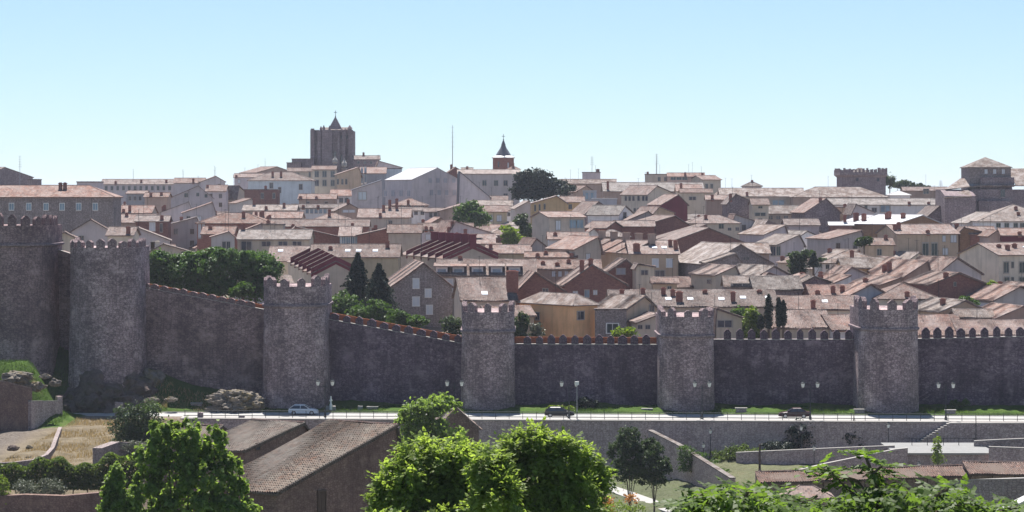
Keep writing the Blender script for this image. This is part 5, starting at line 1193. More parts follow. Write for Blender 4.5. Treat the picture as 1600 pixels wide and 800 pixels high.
def conifer(label, px, yt, yb, wpx, Y, n, leaf='leaf_conifer', group=None, layers=11, name='conifer_tree', cat='conifer', z=None, narrow=False, size=.5):
    X = xat(px, Y); z = z if z is not None else min(zat(yb, Y), gz(X, Y)+30); z0 = gz(X, Y) if z is None else z
    h = zat(yt, Y)-z0; R0 = wpx/2/F*Y; root = empty(name, (X, Y, z0)); tag(root, label, cat, group)
    MB().tube([(0, 0, -6), (0, 0, h*.5), (0, 0, h*.96)], [.28, .18, .03], 7).build('trunk', 'bark', root)
    t = rng.random(n)**(1.0 if narrow else .75)
    if narrow: rad = R0*np.minimum(1, np.sqrt(np.maximum(0, 1-t))*1.6)*np.minimum(1, .55+t*4)*rng.uniform(.55, 1.05, n); tt = t
    else:
        lay = np.floor(t*layers)/layers; fr = t*layers-np.floor(t*layers)
        rad = R0*(1-lay)*(1-.42*fr)*rng.uniform(.25, 1.12, n)**.6; tt = t-.35*(rad/R0)*.1
    ang = rng.random(n)*2*np.pi
    lob = 1+.38*np.sin(ang*4+np.floor(t*layers)*2.3)+.18*np.sin(ang*9+t*31)
    P = np.stack([np.cos(ang)*rad*lob, np.sin(ang)*rad*lob, h*(.04+.96*tt)], 1)
    Nn = np.stack([np.cos(ang), np.sin(ang), np.full(n, .3)], 1)
    V, Fq = leafcloud(P, size, .1, .45, Nn*.7); m = npmesh('crown', V, Fq, leaf); o = link(bpy.data.objects.new('crown', m), root); o['kind'] = 'stuff'
    return root
conifer('taller dark conifer left of the grey stone gable house', 559, 396, 512, 84, 408, 11000, group='dark conifers beside the grey stone gable house')
conifer('shorter dark conifer touching the grey stone gable house', 592, 413, 514, 84, 404, 11000, group='dark conifers beside the grey stone gable house')
for px, yt, yb, wp, lab in ((1201, 460, 515, 11, 'tallest and leftmost of the cypresses behind the pointed merlons'), (1217, 465, 512, 8, 'slim middle cypress behind the pointed merlons'), (1224, 469, 510, 8, 'rightmost cypress behind the pointed merlons'), (1189, 492, 514, 9, 'low dark cypress left of the tallest cypress')):
    conifer(lab, px, yt, yb, wp, 394, 2200, group='cypresses behind the wall', narrow=True, name='cypress_tree', cat='cypress', size=.35)
conifer('dark spiky conifer in the garden between the white gables', 1271, 396, 418, 22, 478, 1500, group=None, layers=6)
for lab, cx, Y, its, n, lf in (
    ('rounded green bush right of the banded round tower', 540, 390, [(530, 474, 18, 16), (552, 478, 14, 14), (524, 488, 14, 10)], 4500, 'leaf_bush'),
    ('green bush under the dark conifers', 580, 384, [(566, 490, 18, 12), (590, 484, 18, 14), (604, 494, 14, 10)], 4500, 'leaf_bush'),
    ('green bushy shrub at the foot of the grey stone gable house', 632, 380, [(620, 494, 14, 10), (640, 500, 18, 10), (658, 503, 12, 8)], 3500, 'leaf_bush'),
    ('dark shrub left of the middle round tower', 706, 385, [(702, 505, 12, 10), (713, 510, 10, 12)], 2000, 'leaf_dark'),
    ('dark bluish shrub right of the middle round tower', 816, 388, [(816, 506, 12, 16), (808, 516, 8, 10)], 2500, 'leaf_dark'),
    ('pale green shrub before the orange house', 838, 388, [(838, 514, 10, 8)], 1200, 'leaf_grey'),
    ('bright green shrub below the white barred window', 980, 387, [(972, 518, 14, 5), (986, 517, 10, 5)], 1500, 'leaf_lime'),
    ('yellow green bush beside the tallest cypress', 1178, 396, [(1174, 494, 10, 14), (1182, 502, 9, 12)], 2500, 'leaf_lime'),
    ('dark green shrub left of the yellow green bush', 1158, 400, [(1156, 490, 12, 10), (1146, 495, 8, 8)], 2200, 'leaf_bush'),
    ('round dark tree in mid slope left of the yellow walled house', 736, 590, [(728, 336, 18, 16), (744, 342, 18, 14), (736, 325, 14, 10)], 5000, 'leaf_bush'),
    ('dark round tree beside the tall pale grey wall', 815, 560, [(815, 346, 9, 10), (820, 362, 10, 12)], 2200, 'leaf_dark'),
    ('yellow green bush under the yellow walled house', 803, 540, [(798, 363, 12, 7), (810, 374, 10, 7), (790, 358, 8, 5)], 1800, 'leaf_lime'),
    ('spreading dark cedar below the skyline in the centre', 835, 700, [(820, 278, 14, 12), (842, 277, 18, 11), (862, 288, 20, 10), (812, 298, 14, 9), (848, 298, 26, 9), (886, 296, 14, 6), (825, 292, 20, 12), (865, 300, 22, 8), (830, 306, 24, 8)], 15000, 'leaf_conifer'),
    ('garden shrubs under the white gabled house', 1255, 482, [(1245, 402, 12, 7), (1262, 400, 12, 8), (1285, 410, 8, 8)], 3000, 'leaf_dark'),
    ('small green tree left of the large tan house', 1350, 510, [(1346, 379, 8, 6), (1354, 376, 7, 6)], 1500, 'leaf_dark'),
    ('small green tree under the cream apartment house at the right edge', 1554, 430, [(1552, 448, 8, 7), (1560, 452, 7, 6)], 1500, 'leaf_lime'),
    ('green shrub between the tan gable and the brick gable at right', 1512, 412, [(1508, 468, 10, 5), (1520, 474, 10, 6)], 1600, 'leaf_bush'),
    ('dark tree leaning on the right of the battlemented keep', 1391, 815, [(1391, 284, 9, 10)], 1800, 'leaf_dark'),
    ('broad round tree on the skyline right of the keep', 1412, 900, [(1406, 290, 8, 6), (1416, 288, 8, 6)], 1500, 'leaf_dark'),
    ('small round tree on the skyline left of the large church', 1437, 900, [(1427, 291, 4, 5), (1437, 291, 6, 4), (1450, 293, 5, 3)], 1400, 'leaf_dark'),
):
    nm = 'tree' if 'tree' in lab else 'cedar_tree' if 'cedar' in lab else 'bush'
    ptree(nm, lab, {'tree': 'tree', 'cedar_tree': 'tree', 'bush': 'bush'}[nm], cx, Y, its, n, .5 if Y < 450 else .75, lf, .25, k=20, fill=.3, trunk='trunk' if nm != 'bush' else 'stem')
import bmesh
from mathutils import noise as mnoise
# ------------------------------------------------------------------ cars
def loft(mb, secs):                                       # secs: lists of points, same count
    idx = []
    for s in secs:
        i = len(mb.v); mb.v += [tuple(p) for p in s]; idx.append(i)
    n = len(secs[0])
    for a, b in zip(idx, idx[1:]):
        for k in range(n): mb.f.append((a+k, a+(k+1) % n, b+(k+1) % n, b+k)); mb.mi.append(mb.cur)
    mb.f.append(tuple(idx[0]+k for k in reversed(range(n)))); mb.f.append(tuple(idx[-1]+k for k in range(n))); mb.mi += [mb.cur]*2
def car(label, X, Y, rz, kind, paint):
    root = empty('parked_car' if False else 'car', (X, Y, .008), rz); tag(root, label, 'car', 'cars driving along the road')
    Lh = 2.1; hatch = kind == 'hatch'
    def sec(x, zb, zt, w_):
        return [(x, -w_, zb+.12), (x, -w_*1.0, (zb+zt)/2), (x, -w_*.96, zt-.06), (x, -w_*.86, zt), (x, w_*.86, zt), (x, w_*.96, zt-.06), (x, w_, (zb+zt)/2), (x, w_, zb+.12), (x, w_*.8, zb), (x, -w_*.8, zb)]
    q = MB()
    bl = [(-2.08, .34, .74, .72), (-1.98, .26, .90, .80), (-1.5, .2, .96, .84), (-.9, .18, .95, .85), (0, .18, .93, .85), (.75, .18, .92, .85), (1.1, .18, .88, .85), (1.7, .2, .78, .82), (2.0, .26, .68, .74), (2.1, .34, .56, .62)] if hatch else \
         [(-2.2, .34, .74, .68), (-2.1, .26, .90, .78), (-1.55, .2, .95, .84), (-.9, .18, .95, .85), (0, .18, .93, .85), (.7, .18, .92, .85), (1.0, .18, .89, .85), (1.75, .2, .78, .82), (2.08, .26, .66, .74), (2.2, .34, .54, .6)]
    loft(q, [sec(*b) for b in bl]); body = q.build('body', paint, root, smooth=False)
    # cabin: lower ring / upper ring
    if hatch: low, top = (-1.98, 1.05), (-1.3, .2)
    else: low, top = (-1.65, 1.0), (-.95, .25)
    zt = 1.42 if hatch else 1.40; z0 = .915
    q = MB(); q.hexa([(low[0], -.8, z0), (low[1], -.8, z0), (low[1], .8, z0), (low[0], .8, z0)], [(top[0], -.62, zt-.05), (top[1], -.62, zt-.05), (top[1], .62, zt-.05), (top[0], .62, zt-.05)]); q.build('windows', 'glass', root)
    q = MB(); q.hexa([(top[0]-.05, -.63, zt-.055), (top[1]+.05, -.63, zt-.055), (top[1]+.05, .63, zt-.055), (top[0]-.05, .63, zt-.055)], [(top[0]+.1, -.52, zt+.02), (top[1]-.1, -.52, zt+.02), (top[1]-.1, .52, zt+.02), (top[0]+.1, .52, zt+.02)])
    for sy in (-1, 1):
        for (xa, xb) in ((low[0], top[0]), (low[1], top[1]), (-.35, -.33)): q.tube([(xa, .815*sy, z0-.02), (xb, .635*sy, zt-.04)], .05, 4)
    q.build('roof', paint, root)
    for x in (-1.28, 1.3):
        for sy in (-1, 1):
            q = MB(); q.tube([(0, -.10, 0), (0, .10, 0)], .31, 14); w_ = q.build('wheel', 'tyre', root, (x, .76*sy, .31))
            q = MB(); q.tube([(0, -.03+.10*sy, 0), (0, .03+.09*sy, 0)], .19, 10); q.build('rim', 'rim', w_)
    e = bl[-2][0]; b_ = bl[1][0]
    for sy in (-1, 1):
        MB().box(e-.12, e+.05, .48*sy-.14, .48*sy+.14, .50, .64).build('headlight', 'headlight', root)
        MB().box(b_-.06, b_+.1, .6*sy-.12, .6*sy+.12, .66, .84).build('tail_light', 'taillight', root)
        MB().box(.72, .9, .88*sy-.08, .88*sy+.08, .93, 1.05).build('wing_mirror', paint, root)
    MB().box(e-.05, e+.13, -.62, .62, .26, .44).build('bumper', paint if kind != 'sedan' else 'tyre', root)
for lab, px, v, rz, k, p in (('white hatchback driving right, below the banded round tower', 474, 350.6, 0, 'hatch', 'paint_white'), ('black hatchback driving right, beside the pale lamp pole', 874, 348.9, 0, 'hatch', 'paint_dark'), ('dark red saloon car driving left along the road', 1241, 349.2, math.pi, 'sedan', 'paint_red')):
    X = xat(px, v+sk(xat(px, v))); car(lab, X, v+sk(X), rz+math.atan(sk(1)), k, p)

# ------------------------------------------------------------------ lamps, benches, posts
def lantern(parent, x, z, s=1.0):
    q = MB(); q.lathe([(.05*s, 0), (.15*s, .04*s), (.24*s, .50*s)], 8, (x, 0)); g = q.build('lantern', 'lamp', parent, (0, 0, z))
    q = MB(); q.lathe([(.30*s, .50*s), (.28*s, .56*s), (.12*s, .72*s), (.10*s, .80*s), (.02*s, .92*s)], 8, (x, 0)); q.build('cap', 'metal', g)
def double_lamp(label, px, vv=345.6):
    X = xat(px, vv+sk(xat(px, vv))); root = empty('street_lamp', (X, vv+sk(X), .12)); tag(root, label, 'street lamp', 'double headed lamps along the road')
    q = MB(); q.lathe([(.2, 0), (.2, .3), (.13, .45), (.1, 1.1), (.07, 1.3), (.055, 4.2), (.09, 4.25), (.03, 4.9)], 8); q.build('post', 'metal', root)
    q = MB(); q.tube([(-1.02, 0, 4.42), (-.7, 0, 4.26), (0, 0, 4.3), (.7, 0, 4.26), (1.02, 0, 4.42)], .035, 5); q.tube([(-.5, 0, 4.28), (-.2, 0, 4.55), (0, 0, 4.6), (.2, 0, 4.55), (.5, 0, 4.28)], .022, 4); q.build('arm', 'metal', root)
    for sx in (-1, 1): lantern(root, 1.02*sx, 4.44, 1.15)
for px, lab in ((508, 'double lamp right of the white hatchback'), (710, 'double lamp before the middle round tower'), (889, 'double lamp standing just behind the pale lamp pole'), (1097, 'double lamp in front of the pale stoned round tower'), (1266, 'double lamp just right of the dark red car'), (1478, 'double lamp beside the rightmost stone bench')):
    double_lamp(lab, px)
def single_lamp(label, px, pyt, pyb, Y, head=True):
    p = at(px, pyb, Y); root = empty('lamp_post', p); tag(root, label, 'lamp post', 'single lamps below the road'); h = zat(pyt, Y)-p.z
    MB().lathe([(.12, -1.5), (.12, .3), (.06, .5), (.045, h-.85), (.09, h-.8)], 8).build('post', 'metal', root)
    lantern(root, 0, h-.85, .95)
single_lamp('taller of the two lamp posts right of the slanting wall', 1110, 668, 707, 336); single_lamp('shorter lamp post right of the slanting wall', 1099, 690, 715, 330)
single_lamp('lamp post in front of the larger ivy patch', 1252, 663, 704, 336); single_lamp('lamp post standing before the low terrace wall', 1272, 694, 730, 324)
single_lamp('lamp post left of the stair wall', 1388, 659, 697, 337); single_lamp('lamp rising behind the walkway roof', 1436, 720, 748, 312)
def pole(name, label, cat, px, pyt, pyb, Y, r, mat):
    p = at(px, pyb, Y); root = empty(name, p); tag(root, label, cat); h = zat(pyt, Y)-p.z
    MB().lathe([(r*1.5, -.6), (r*1.5, .2), (r, .3), (r*.8, h)], 8).build('pole', mat, root); return root, h
r_, h_ = pole('floodlight_pole', 'pale floodlight pole right of the black hatchback', 'pole', 901.5, 600, 656, 344.6, .07, 'greymetal')
MB().box(-.28, .28, -.2, .2, h_-.12, h_+.32).build('floodlight', 'lamp', r_)
r_, h_ = pole('plain_pole', 'plain dark pole at the right end of the stairs', 'pole', 1525, 651, 692, 338, .06, 'metal')
r_, h_ = pole('wooden_post', 'thick dark wooden post by the low terrace wall', 'post', 1187, 694, 737, 326, .16, 'wood')
r_, h_ = pole('white_post', 'white stone post on the grass right of the banded tower', 'post', 517, 619, 634, 357, .13, 'lamp'); MB().box(-.22, .22, -.14, .14, h_*.5, h_*.62).build('plate', 'lamp', r_)
def bench(label, px, vv, py_top, wpx=19, hpx=9):
    X = xat(px, vv+sk(xat(px, vv))); Y = vv+sk(X); z = gz(X, Y); S = F/Y; w_ = wpx/S; zt = zat(py_top, Y)-z
    root = empty('stone_bench', (X, Y, z), math.atan(sk(1))); tag(root, label, 'bench', 'stone benches on the grass strip')
    MB().box(-w_/2, w_/2, -.35, .35, zt-.16, zt).build('seat', 'bench', root)
    MB().box(-w_/2+.12, w_/2-.12, -.26, .26, -.4, zt-.16).build('base', 'terracestone', root)
for px, v, py, wp, lab in ((307, 357.2, 629, 19, 'stone bench left of the big weathered boulder'), (582, 357.5, 635, 18, 'low pale stone bench right of the white post'), (1011, 356.8, 638, 18, 'stone bench left of the pale stoned round tower'), (1158, 356, 637, 19, 'stone bench right of the pale stoned round tower'), (1343, 355.5, 639, 18, 'stone bench left of the rightmost tower'), (1485, 355, 640, 18, 'rightmost stone bench beside a double lamp')):
    bench(lab, px, v, py, wp)
def block(label, px, v, py, wp, hp, name='stone_block', mat='bench'):
    X = xat(px, v+sk(xat(px, v))); Y = v+sk(X); S = F/Y; z = gz(X, Y); q = MB(); w_ = wp/S/2
    zt = max(zat(py, Y)-z, .3); q.hexa([(-w_, -.4, -.5), (w_, -.4, -.5), (w_, .4, -.5), (-w_, .4, -.5)], [(-w_*.9, -.3, zt), (w_*.95, -.3, zt*.9), (w_*.9, .35, zt*.95), (-w_*.95, .3, zt)])
    o = q.build(name, mat, None, (X, Y, z)); tag(o, label, 'stone'); return o
block('small rough stone block left of the low pale bench', 563, 357.4, 634, 8, 7); block('slanting pale slab at the foot of the white post', 517, 356.6, 634, 16, 6)
block('square stone pillar where the railing starts, right of the dark rock', 186, 346, 628, 13, 24, 'stone_pillar', 'terracestone')
block('squat stone pillar on the railing line above the left barn roof', 313, 344.5, 644, 9, 12, 'stone_pillar', 'darkstone')
block('low stone pillar on the railing line left of the white hatchback', 378, 344.5, 649, 9, 6, 'stone_pillar', 'darkstone')

# ------------------------------------------------------------------ rocks
def rock(label, X, Y, z, rx, ry, rz, mat='rock', seed=0, sub=4, rough=.35, fr=.9):
    bm = bmesh.new(); bmesh.ops.create_icosphere(bm, subdivisions=sub, radius=1)
    for v in bm.verts:
        p = v.co.copy(); n = mnoise.fractal(p*fr+Vector((seed*7.3, seed*3.1, seed)), .9, 2.1, 5)
        c = mnoise.cell(Vector((p.x*2.2+seed, p.y*2.2, p.z*2.8)))
        v.co = p*(1+rough*n+.12*(c-.5)); v.co.x *= rx; v.co.y *= ry; v.co.z *= rz
    m = bpy.data.meshes.new('boulder'); bm.to_mesh(m); bm.free(); m.materials.append(M[mat])
    o = link(bpy.data.objects.new('boulder' if label else 'rock', m)); o.location = (X, Y, z); 
    if label: tag(o, label, 'rock')
    return o
def prock(label, px, py, Y, rx, rz, mat='rock', seed=0, ry=None, **k):
    S = F/Y; p = at(px, py, Y); return rock(label, p.x, p.y, p.z, rx/S, (ry or rx*.8)/S, rz/S, mat, seed, **k)
prock('dark rock outcrop carrying the tallest complete tower', 168, 634, 361, 76, 62, 'rockdark', 3, ry=70, sub=5, rough=.22, fr=1.6)
prock('dark flank of rock at the left foot of the tallest complete tower', 120, 640, 359, 34, 34, 'rockdark', 5, ry=40, rough=.3, fr=1.4)
prock('sunlit rock shoulder at the right foot of the tallest complete tower', 236, 600, 363, 20, 24, 'rock', 8, ry=24, rough=.35)
prock('big weathered boulder with dry grass on the bank', 366, 628, 357, 43, 19, 'rock', 11, ry=30, sub=5, rough=.45, fr=1.9)
for i, (px, py, rx, rz, lab) in enumerate(((26, 590, 24, 11, 'large flat grey boulder under the leftmost tower'), (58, 604, 13, 8, 'rounded grey boulder right of the large flat one'), (86, 598, 9, 6, 'boulder at the edge of the lit grass patch'), (38, 600, 10, 6, 'low boulder behind the tile topped wall'), (70, 588, 8, 4, 'small boulder in the lit grass patch'), (240, 625, 9, 5, 'small pale stone beside the dark outcrop'), (268, 624, 10, 4, 'flat pale stone on the grass right of the outcrop'), (400, 632, 9, 6, 'little stone at the right end of the weathered boulder'))):
    prock(lab, px, py, 355.5 if px > 100 else 339.5, rx, rz, 'rock', 20+i, rough=.4, fr=1.5)
prock('small dark stone lying in the sandy lot', 20, 700, 300, 9, 5, 'rockdark', 31); prock('small pale stone lying in the sandy lot', 46, 699, 300, 6, 3, 'rock', 33)

# ------------------------------------------------------------------ low walls at left
def wallpath(name, label, pts, th, mat, coping=None, cop_h=.15, base=None, cat='wall', cw=.1):
    """pts: (px, py_top, Y); a straight-sided wall along them"""
    P = [at(*p) for p in pts]; root = empty(name, (P[0].x, P[0].y, P[0].z)); tag(root, label, cat); o0 = P[0]
    q, c = MB(), MB(); n = len(P)
    offs = []
    for i in range(n):
        d = (P[min(n-1, i+1)]-P[max(0, i-1)]); d.z = 0; d.normalize(); offs.append(Vector((-d.y, d.x, 0)))
    for i in range(n-1):
        a, b = P[i]-o0, P[i+1]-o0; oa, ob = offs[i]*th/2, offs[i+1]*th/2
        zb0 = (base if base is not None else min(gz(P[i].x, P[i].y), P[i].z-.3)-.8)-o0.z; zb1 = (base if base is not None else min(gz(P[i+1].x, P[i+1].y), P[i+1].z-.3)-.8)-o0.z
        def rg(k, za, zb): return [(a.x-oa.x*k, a.y-oa.y*k, za), (b.x-ob.x*k, b.y-ob.y*k, zb), (b.x+ob.x*k, b.y+ob.y*k, zb), (a.x+oa.x*k, a.y+oa.y*k, za)]
        q.hexa(rg(1, zb0, zb1), rg(1, a.z, b.z))
        if coping: c.hexa(rg(1+cw, a.z+.003, b.z+.003), rg(1+cw, a.z+cop_h, b.z+cop_h))
    q.build('masonry', mat, root)
    if coping: c.build('coping', coping, root)
    return root
wallpath('garden_wall', 'brown wall with a pale tile top at the far left below the boulders', [(-60, 588, 322), (0, 596, 328), (48, 608, 334)], .5, 'barnstone', 'pinktile', .18)
wallpath('garden_wall', 'grey stone wall between the tile topped wall and the road', [(46, 627, 333), (93, 627, 343)], .5, 'terracestone', 'bench', .1)
wallpath('gate_pillar', 'tall end pillar of the grey stone wall by the road', [(88, 619, 343.2), (96, 619, 343.6)], .9, 'terracestone', cat='pillar')
wallpath('stone_edging', 'curved low stone edging round the sandy lot at left', [(-20, 724, 288), (20, 723, 288), (52, 719, 290), (72, 711, 295), (82, 700, 303), (87, 686, 312), (94, 668, 330)], .45, 'housestone', 'housestone', .08)
wallpath('field_wall', 'crumbling dark stone bank wall below the hedge at lower left', [(-30, 776, 258), (40, 772, 258), (100, 774, 258), (165, 768, 259), (220, 762, 260)], 1.0, 'barnstone')
wallpath('rubble_wall', 'low rubble wall under the round dark shrub', [(152, 700, 292), (180, 690, 297), (215, 692, 300), (262, 700, 300)], 1.2, 'housestone')

# ------------------------------------------------------------------ barns with real corrugated tile roofs
def barn(label, x0, x1, x2, ye, ya, ax, Y, Lm, wins=(), doors=(), a=None, dd=None):
    r = H(label, x0, x1, x2, ye, ya, 'gr', 'barnstone', 'barntile', ax=ax, Y=Y, Lm=Lm, cat='barn', name='barn', group=None, w=wins, o=.3, a=a, d=dd)
    wall = [c for c in r.children if c.name.startswith('wall')][0]; roof = [c for c in r.children if c.name.startswith('roof')][0]
    co = [v.co for v in wall.data.vertices]; D = max(v.y for v in co); W = max(v.x for v in co); hr = max(v.z for v in co)
    u = [v.x for v in co if abs(v.z-hr) < .03][0]; he = min(v.z for v in co if v.z > .5)
    ex = .3; sl = (hr-he)/u; P = (-ex, D+.3, he-ex*sl+.26); ln = math.hypot(u+ex, (hr-he)+ex*sl)
    corr('roof_tiles', roof, P, (0, -1, 0), ((u+ex)/ln, 0, (hr-he+ex*sl)/ln), D+.6, ln)
    q = MB()
    for i in range(int((D+.6)/.42)):
        y = -.3+i*.42; q.tube([(u, y, hr+.30+random.uniform(-.02, .03)), (u, y+.46, hr+.27)], .14, 6)
    rc = q.build('ridge_tiles', 'pinktile', roof); rc['kind'] = 'stuff'
    q = MB(); k = int(ln/.42)
    for i in range(k):
        f0, f1 = i/k, (i+1.15)/k
        q.tube([(-ex+(u+ex)*f0, -.28, he-ex*sl+(hr-he+ex*sl)*f0+.33), (-ex+(u+ex)*min(1, f1), -.28, he-ex*sl+(hr-he+ex*sl)*min(1, f1)+.29)], .11, 6)
    rc = q.build('verge_tiles', 'barntile', roof); rc['kind'] = 'stuff'
    return r
b1 = barn('large old barn with a sagging brown tiled roof and tall shaded gable wall', 318, 432, 618, 773, 668, 606, 212, 9, wins=[(503, 782, 10, 30, 'wood', 'wood')], a=55, dd=9)
b2 = barn('smaller old barn with a brown tiled roof behind the large one', 296, 381, 481, 707, 664, 462, 254, 13, wins=[(403, 697, 5, 10, 'glass', 'wood')], a=58, dd=11.5)
b3 = barn('small shed with a brown tiled roof behind the poplar, left of the barns', 255, 322, 350, 690, 668, 338, 285, 8)
G('ruined brown gable end standing behind the front trees', 684, 748, 672, 640, 712, 668, 'barnstone', 'oldtile', Y=290, name='ruin', cat='ruin', group=None, o=.15)

# ------------------------------------------------------------------ terraces and walkways at lower right
r_ = wallpath('slanting_wall', 'tall plain wall slanting down to the right with plants on its top', [(1016, 673, 341), (1060, 695, 333), (1100, 720, 322), (1145, 748, 309)], .7, 'terracestone', 'oldtile', .14, base=-9.5)
wallpath('terrace_wall', 'low terrace wall with a pale coping behind the lamp posts', [(1150, 708, 331.5), (1190, 706, 331), (1300, 701, 330), (1398, 697, 329)], .5, 'terracestone', 'bench', .12, base=-7)
wallpath('ramp_wall', 'terrace wall rising along a ramp to the white platform', [(1240, 737, 318), (1290, 725, 320), (1398, 703, 322), (1418, 701, 322)], .5, 'terracestone', 'bench', .12, base=-10)
wallpath('terrace_wall', 'upper terrace wall at the right edge beside the white platform', [(1522, 690, 331), (1560, 688, 330), (1680, 683, 327)], .6, 'housestone', 'bench', .14, base=-5)
wallpath('terrace_wall', 'front terrace wall at the right edge, one step above the white platform', [(1545, 699, 321.6), (1600, 701, 320.5), (1690, 704, 319)], .5, 'terracestone', 'bench', .14, base=-10)
def platform():
    root = empty('terrace_platform', (xat(1470, 328), 328, -2.3)); tag(root, 'white sunlit paved platform at the foot of the stairs', 'platform')
    a, b = xat(1398, 323)-root.location.x, xat(1556, 323)-root.location.x
    MB().box(a, b, -5.6, 7.5, -.12, 0).build('paving', 'platform', root); MB().box(a+.1, b-.1, -5.5, -4.9, -8, -.124).build('front_wall', 'terracestone', root)
    MB().box(a, b, -5.75, -5.6, -.25, .0).build('coping', 'bench', root)
    pm2 = MB().box(-.04, .04, -.04, .04, 0, .95).mesh('railing_post', 'metal')
    for px in (1423, 1447, 1472, 1496, 1520):
        o = link(bpy.data.objects.new('railing_post', pm2), root); o.location = (xat(px, 333)-root.location.x, 4.0, 0)
    MB().tube([(xat(1410, 333)-root.location.x, 4.0, .95), (xat(1530, 333)-root.location.x, 4.0, .95)], .03, 5).build('rail', 'metal', root)
platform()
def stairs():
    Y = 339.5; root = empty('staircase', (xat(1425, Y), Y, -4)); tag(root, 'stone staircase climbing to the right against the retaining wall', 'stairs')
    x0 = 0; x1 = xat(1483, Y)-root.location.x; zt = -.05+4; zb = zat(697, Y)+4; xe = 70
    n = 13
    MB().box(x1, xe, -.6, 2.2, -4, zt).build('landing', 'terracestone', root); MB().box(x1-.05, xe, -.66, 2.2, zt+.004, zt+.12).build('coping', 'bench', root)
    for i in range(n):
        a = x0+(x1-x0)*i/n; q = MB(); b = x0+(x1-x0)*(i+1)/n
        z = zb+(zt-zb)*(i+1)/n; q.box(a+.002, b, -.6, 2.2, -4, z-.12); q.cur = 1; q.box(a-.03, b+.02, -.65, 2.2, z-.118, z); q.build('step', ['terracestone', 'bench'], root)
stairs()
def walkway(label, pxa, pxb, yb_a, yb_b, Yb, dep, zdrop, sidewall=True):
    A = at(pxa, yb_a, Yb); B = at(pxb, yb_b, Yb); root = empty('covered_walkway', A); tag(root, label, 'shelter', 'tile roofed covered walkways')
    U = (B-A); lu = U.length; fw = Vector((0, -dep, -zdrop)); ln = fw.length
    P = Vector((0, -dep, -zdrop)); q = MB(); t_ = Vector((0, 0, -.16))
    b_ = [tuple(Vector(p)+t_) for p in (P, P+U, U, (0, 0, 0))]; q.hexa(b_, [P, P+U, U, (0, 0, 0)]); roof = q.build('roof', 'wood', root)
    corr('roof_tiles', roof, tuple(P+Vector((0, 0, .05))), U, -fw, lu, ln, 'walktile', .3, .05, .5, .008)
    pm3 = MB().box(-.08, .08, -.08, .08, -5.5, -.1).mesh('post', 'wood'); n = max(2, int(lu/2.6))
    for i in range(n+1):
        o = link(bpy.data.objects.new('post', pm3), root); p = P*.92+U*(i/n*.98+.01); o.location = (p.x, p.y, p.z-.05)
    q = MB(); q.tube([tuple(P*.92+Vector((0, 0, -.22))), tuple(P*.92+U+Vector((0, 0, -.22)))], .10, 4); q.build('beam', 'wood', root)
    q = MB(); q.tube([(0, .1, .12), (U.x, U.y+.1, U.z+.12)], .14, 6); q.build('ridge_tiles', 'walktile', roof)
    q = MB(); w0 = [(0, -.3, -6), (U.x, U.y-.3, -6), (U.x, U.y, -6), (0, 0, -6)]; q.hexa(w0, [(0, -.3, -.15), (U.x, U.y-.3, U.z-.15), (U.x, U.y, U.z-.15), (0, 0, -.15)]); q.build('back_wall', 'terracestone', root)
    return root
walkway('long covered walkway with a pink tile roof running behind the right foreground leaves', 1180, 1509, 739, 728, 306, 4.2, .75)
walkway('covered walkway with a pink tile roof at the right edge, slightly higher', 1504, 1680, 723, 724, 305, 4.6, .9)
E('little pink roofed hut half hidden by the right foreground leaves', 1226, 1298, 777, 761, 'brown', 'walktile', 'hip', Y=284, name='hut', cat='hut', group=None, d=4, hgt=4)
wallpath('curved_wall', 'curved brown wall at the right edge below the walkway', [(1480, 760, 285), (1502, 752, 276), (1530, 750, 270), (1570, 749, 267), (1680, 746, 266)], .7, 'housestone', 'bench', .12, base=-12)
wallpath('stone_curb', 'pale stone curb cutting the bottom right corner', [(1552, 806, 205), (1580, 792, 207), (1640, 762, 212)], .8, 'terracestone', 'whiteroof', .2)
# path in the lower court
q = MB(); A, B = (xat(930, 330), 330), (xat(1075, 302), 302)
d = Vector((B[0]-A[0], B[1]-A[1], 0)); nrm = Vector((-d.y, d.x, 0)).normalized()
prev = None
for i in range(15):
    p = Vector((A[0], A[1], 0))+d*(i/14); a_, b_ = p-nrm*1.3, p+nrm*1.3
    cur = [(a_.x, a_.y, gz(a_.x, a_.y)+.12), (b_.x, b_.y, gz(b_.x, b_.y)+.12)]
    if prev: q.hexa([(*prev[0][:2], prev[0][2]-.4), (*cur[0][:2], cur[0][2]-.4), (*cur[1][:2], cur[1][2]-.4), (*prev[1][:2], prev[1][2]-.4)], [prev[0], cur[0], cur[1], prev[1]])
    prev = cur
tag(q.build('path', 'paving'), kind='structure')
# ------------------------------------------------------------------ plants outside the wall
def shrub(label, cx, Y, its, n, size, leaf, name='bush', cat='bush', z=None, **k):
    return ptree(name, label, cat, cx, Y, its, n, size, leaf, .08, z=z, trunk='stem', fill=.35, k=k.pop('k', 24), **k)
shrub('large round dark shrub beside the stone pillar', 216, 305, [(200, 662, 24, 26), (226, 652, 26, 22), (236, 672, 24, 22), (212, 680, 30, 16)], 9000, .34, 'leaf_dark')
shrub('small dark shrub at the barn corner', 300, 300, [(296, 672, 9, 16), (304, 664, 7, 10)], 1500, .3, 'leaf_dark')
shrub('left half of the pair of grey green shrubs', 45, 262, [(38, 764, 20, 13), (54, 768, 16, 10)], 4000, .2, 'leaf_grey')
shrub('right half of the pair of grey green shrubs', 82, 262, [(80, 762, 18, 14), (92, 768, 12, 10)], 4000, .2, 'leaf_grey')
shrub('bright green weed clump at the left edge', 6, 258, [(4, 752, 10, 8)], 900, .25, 'leaf_lime')
shrub('grey green scrub below the round dark shrub', 205, 298, [(190, 696, 20, 8), (224, 698, 26, 9), (250, 690, 16, 8)], 3000, .25, 'leaf_grey')
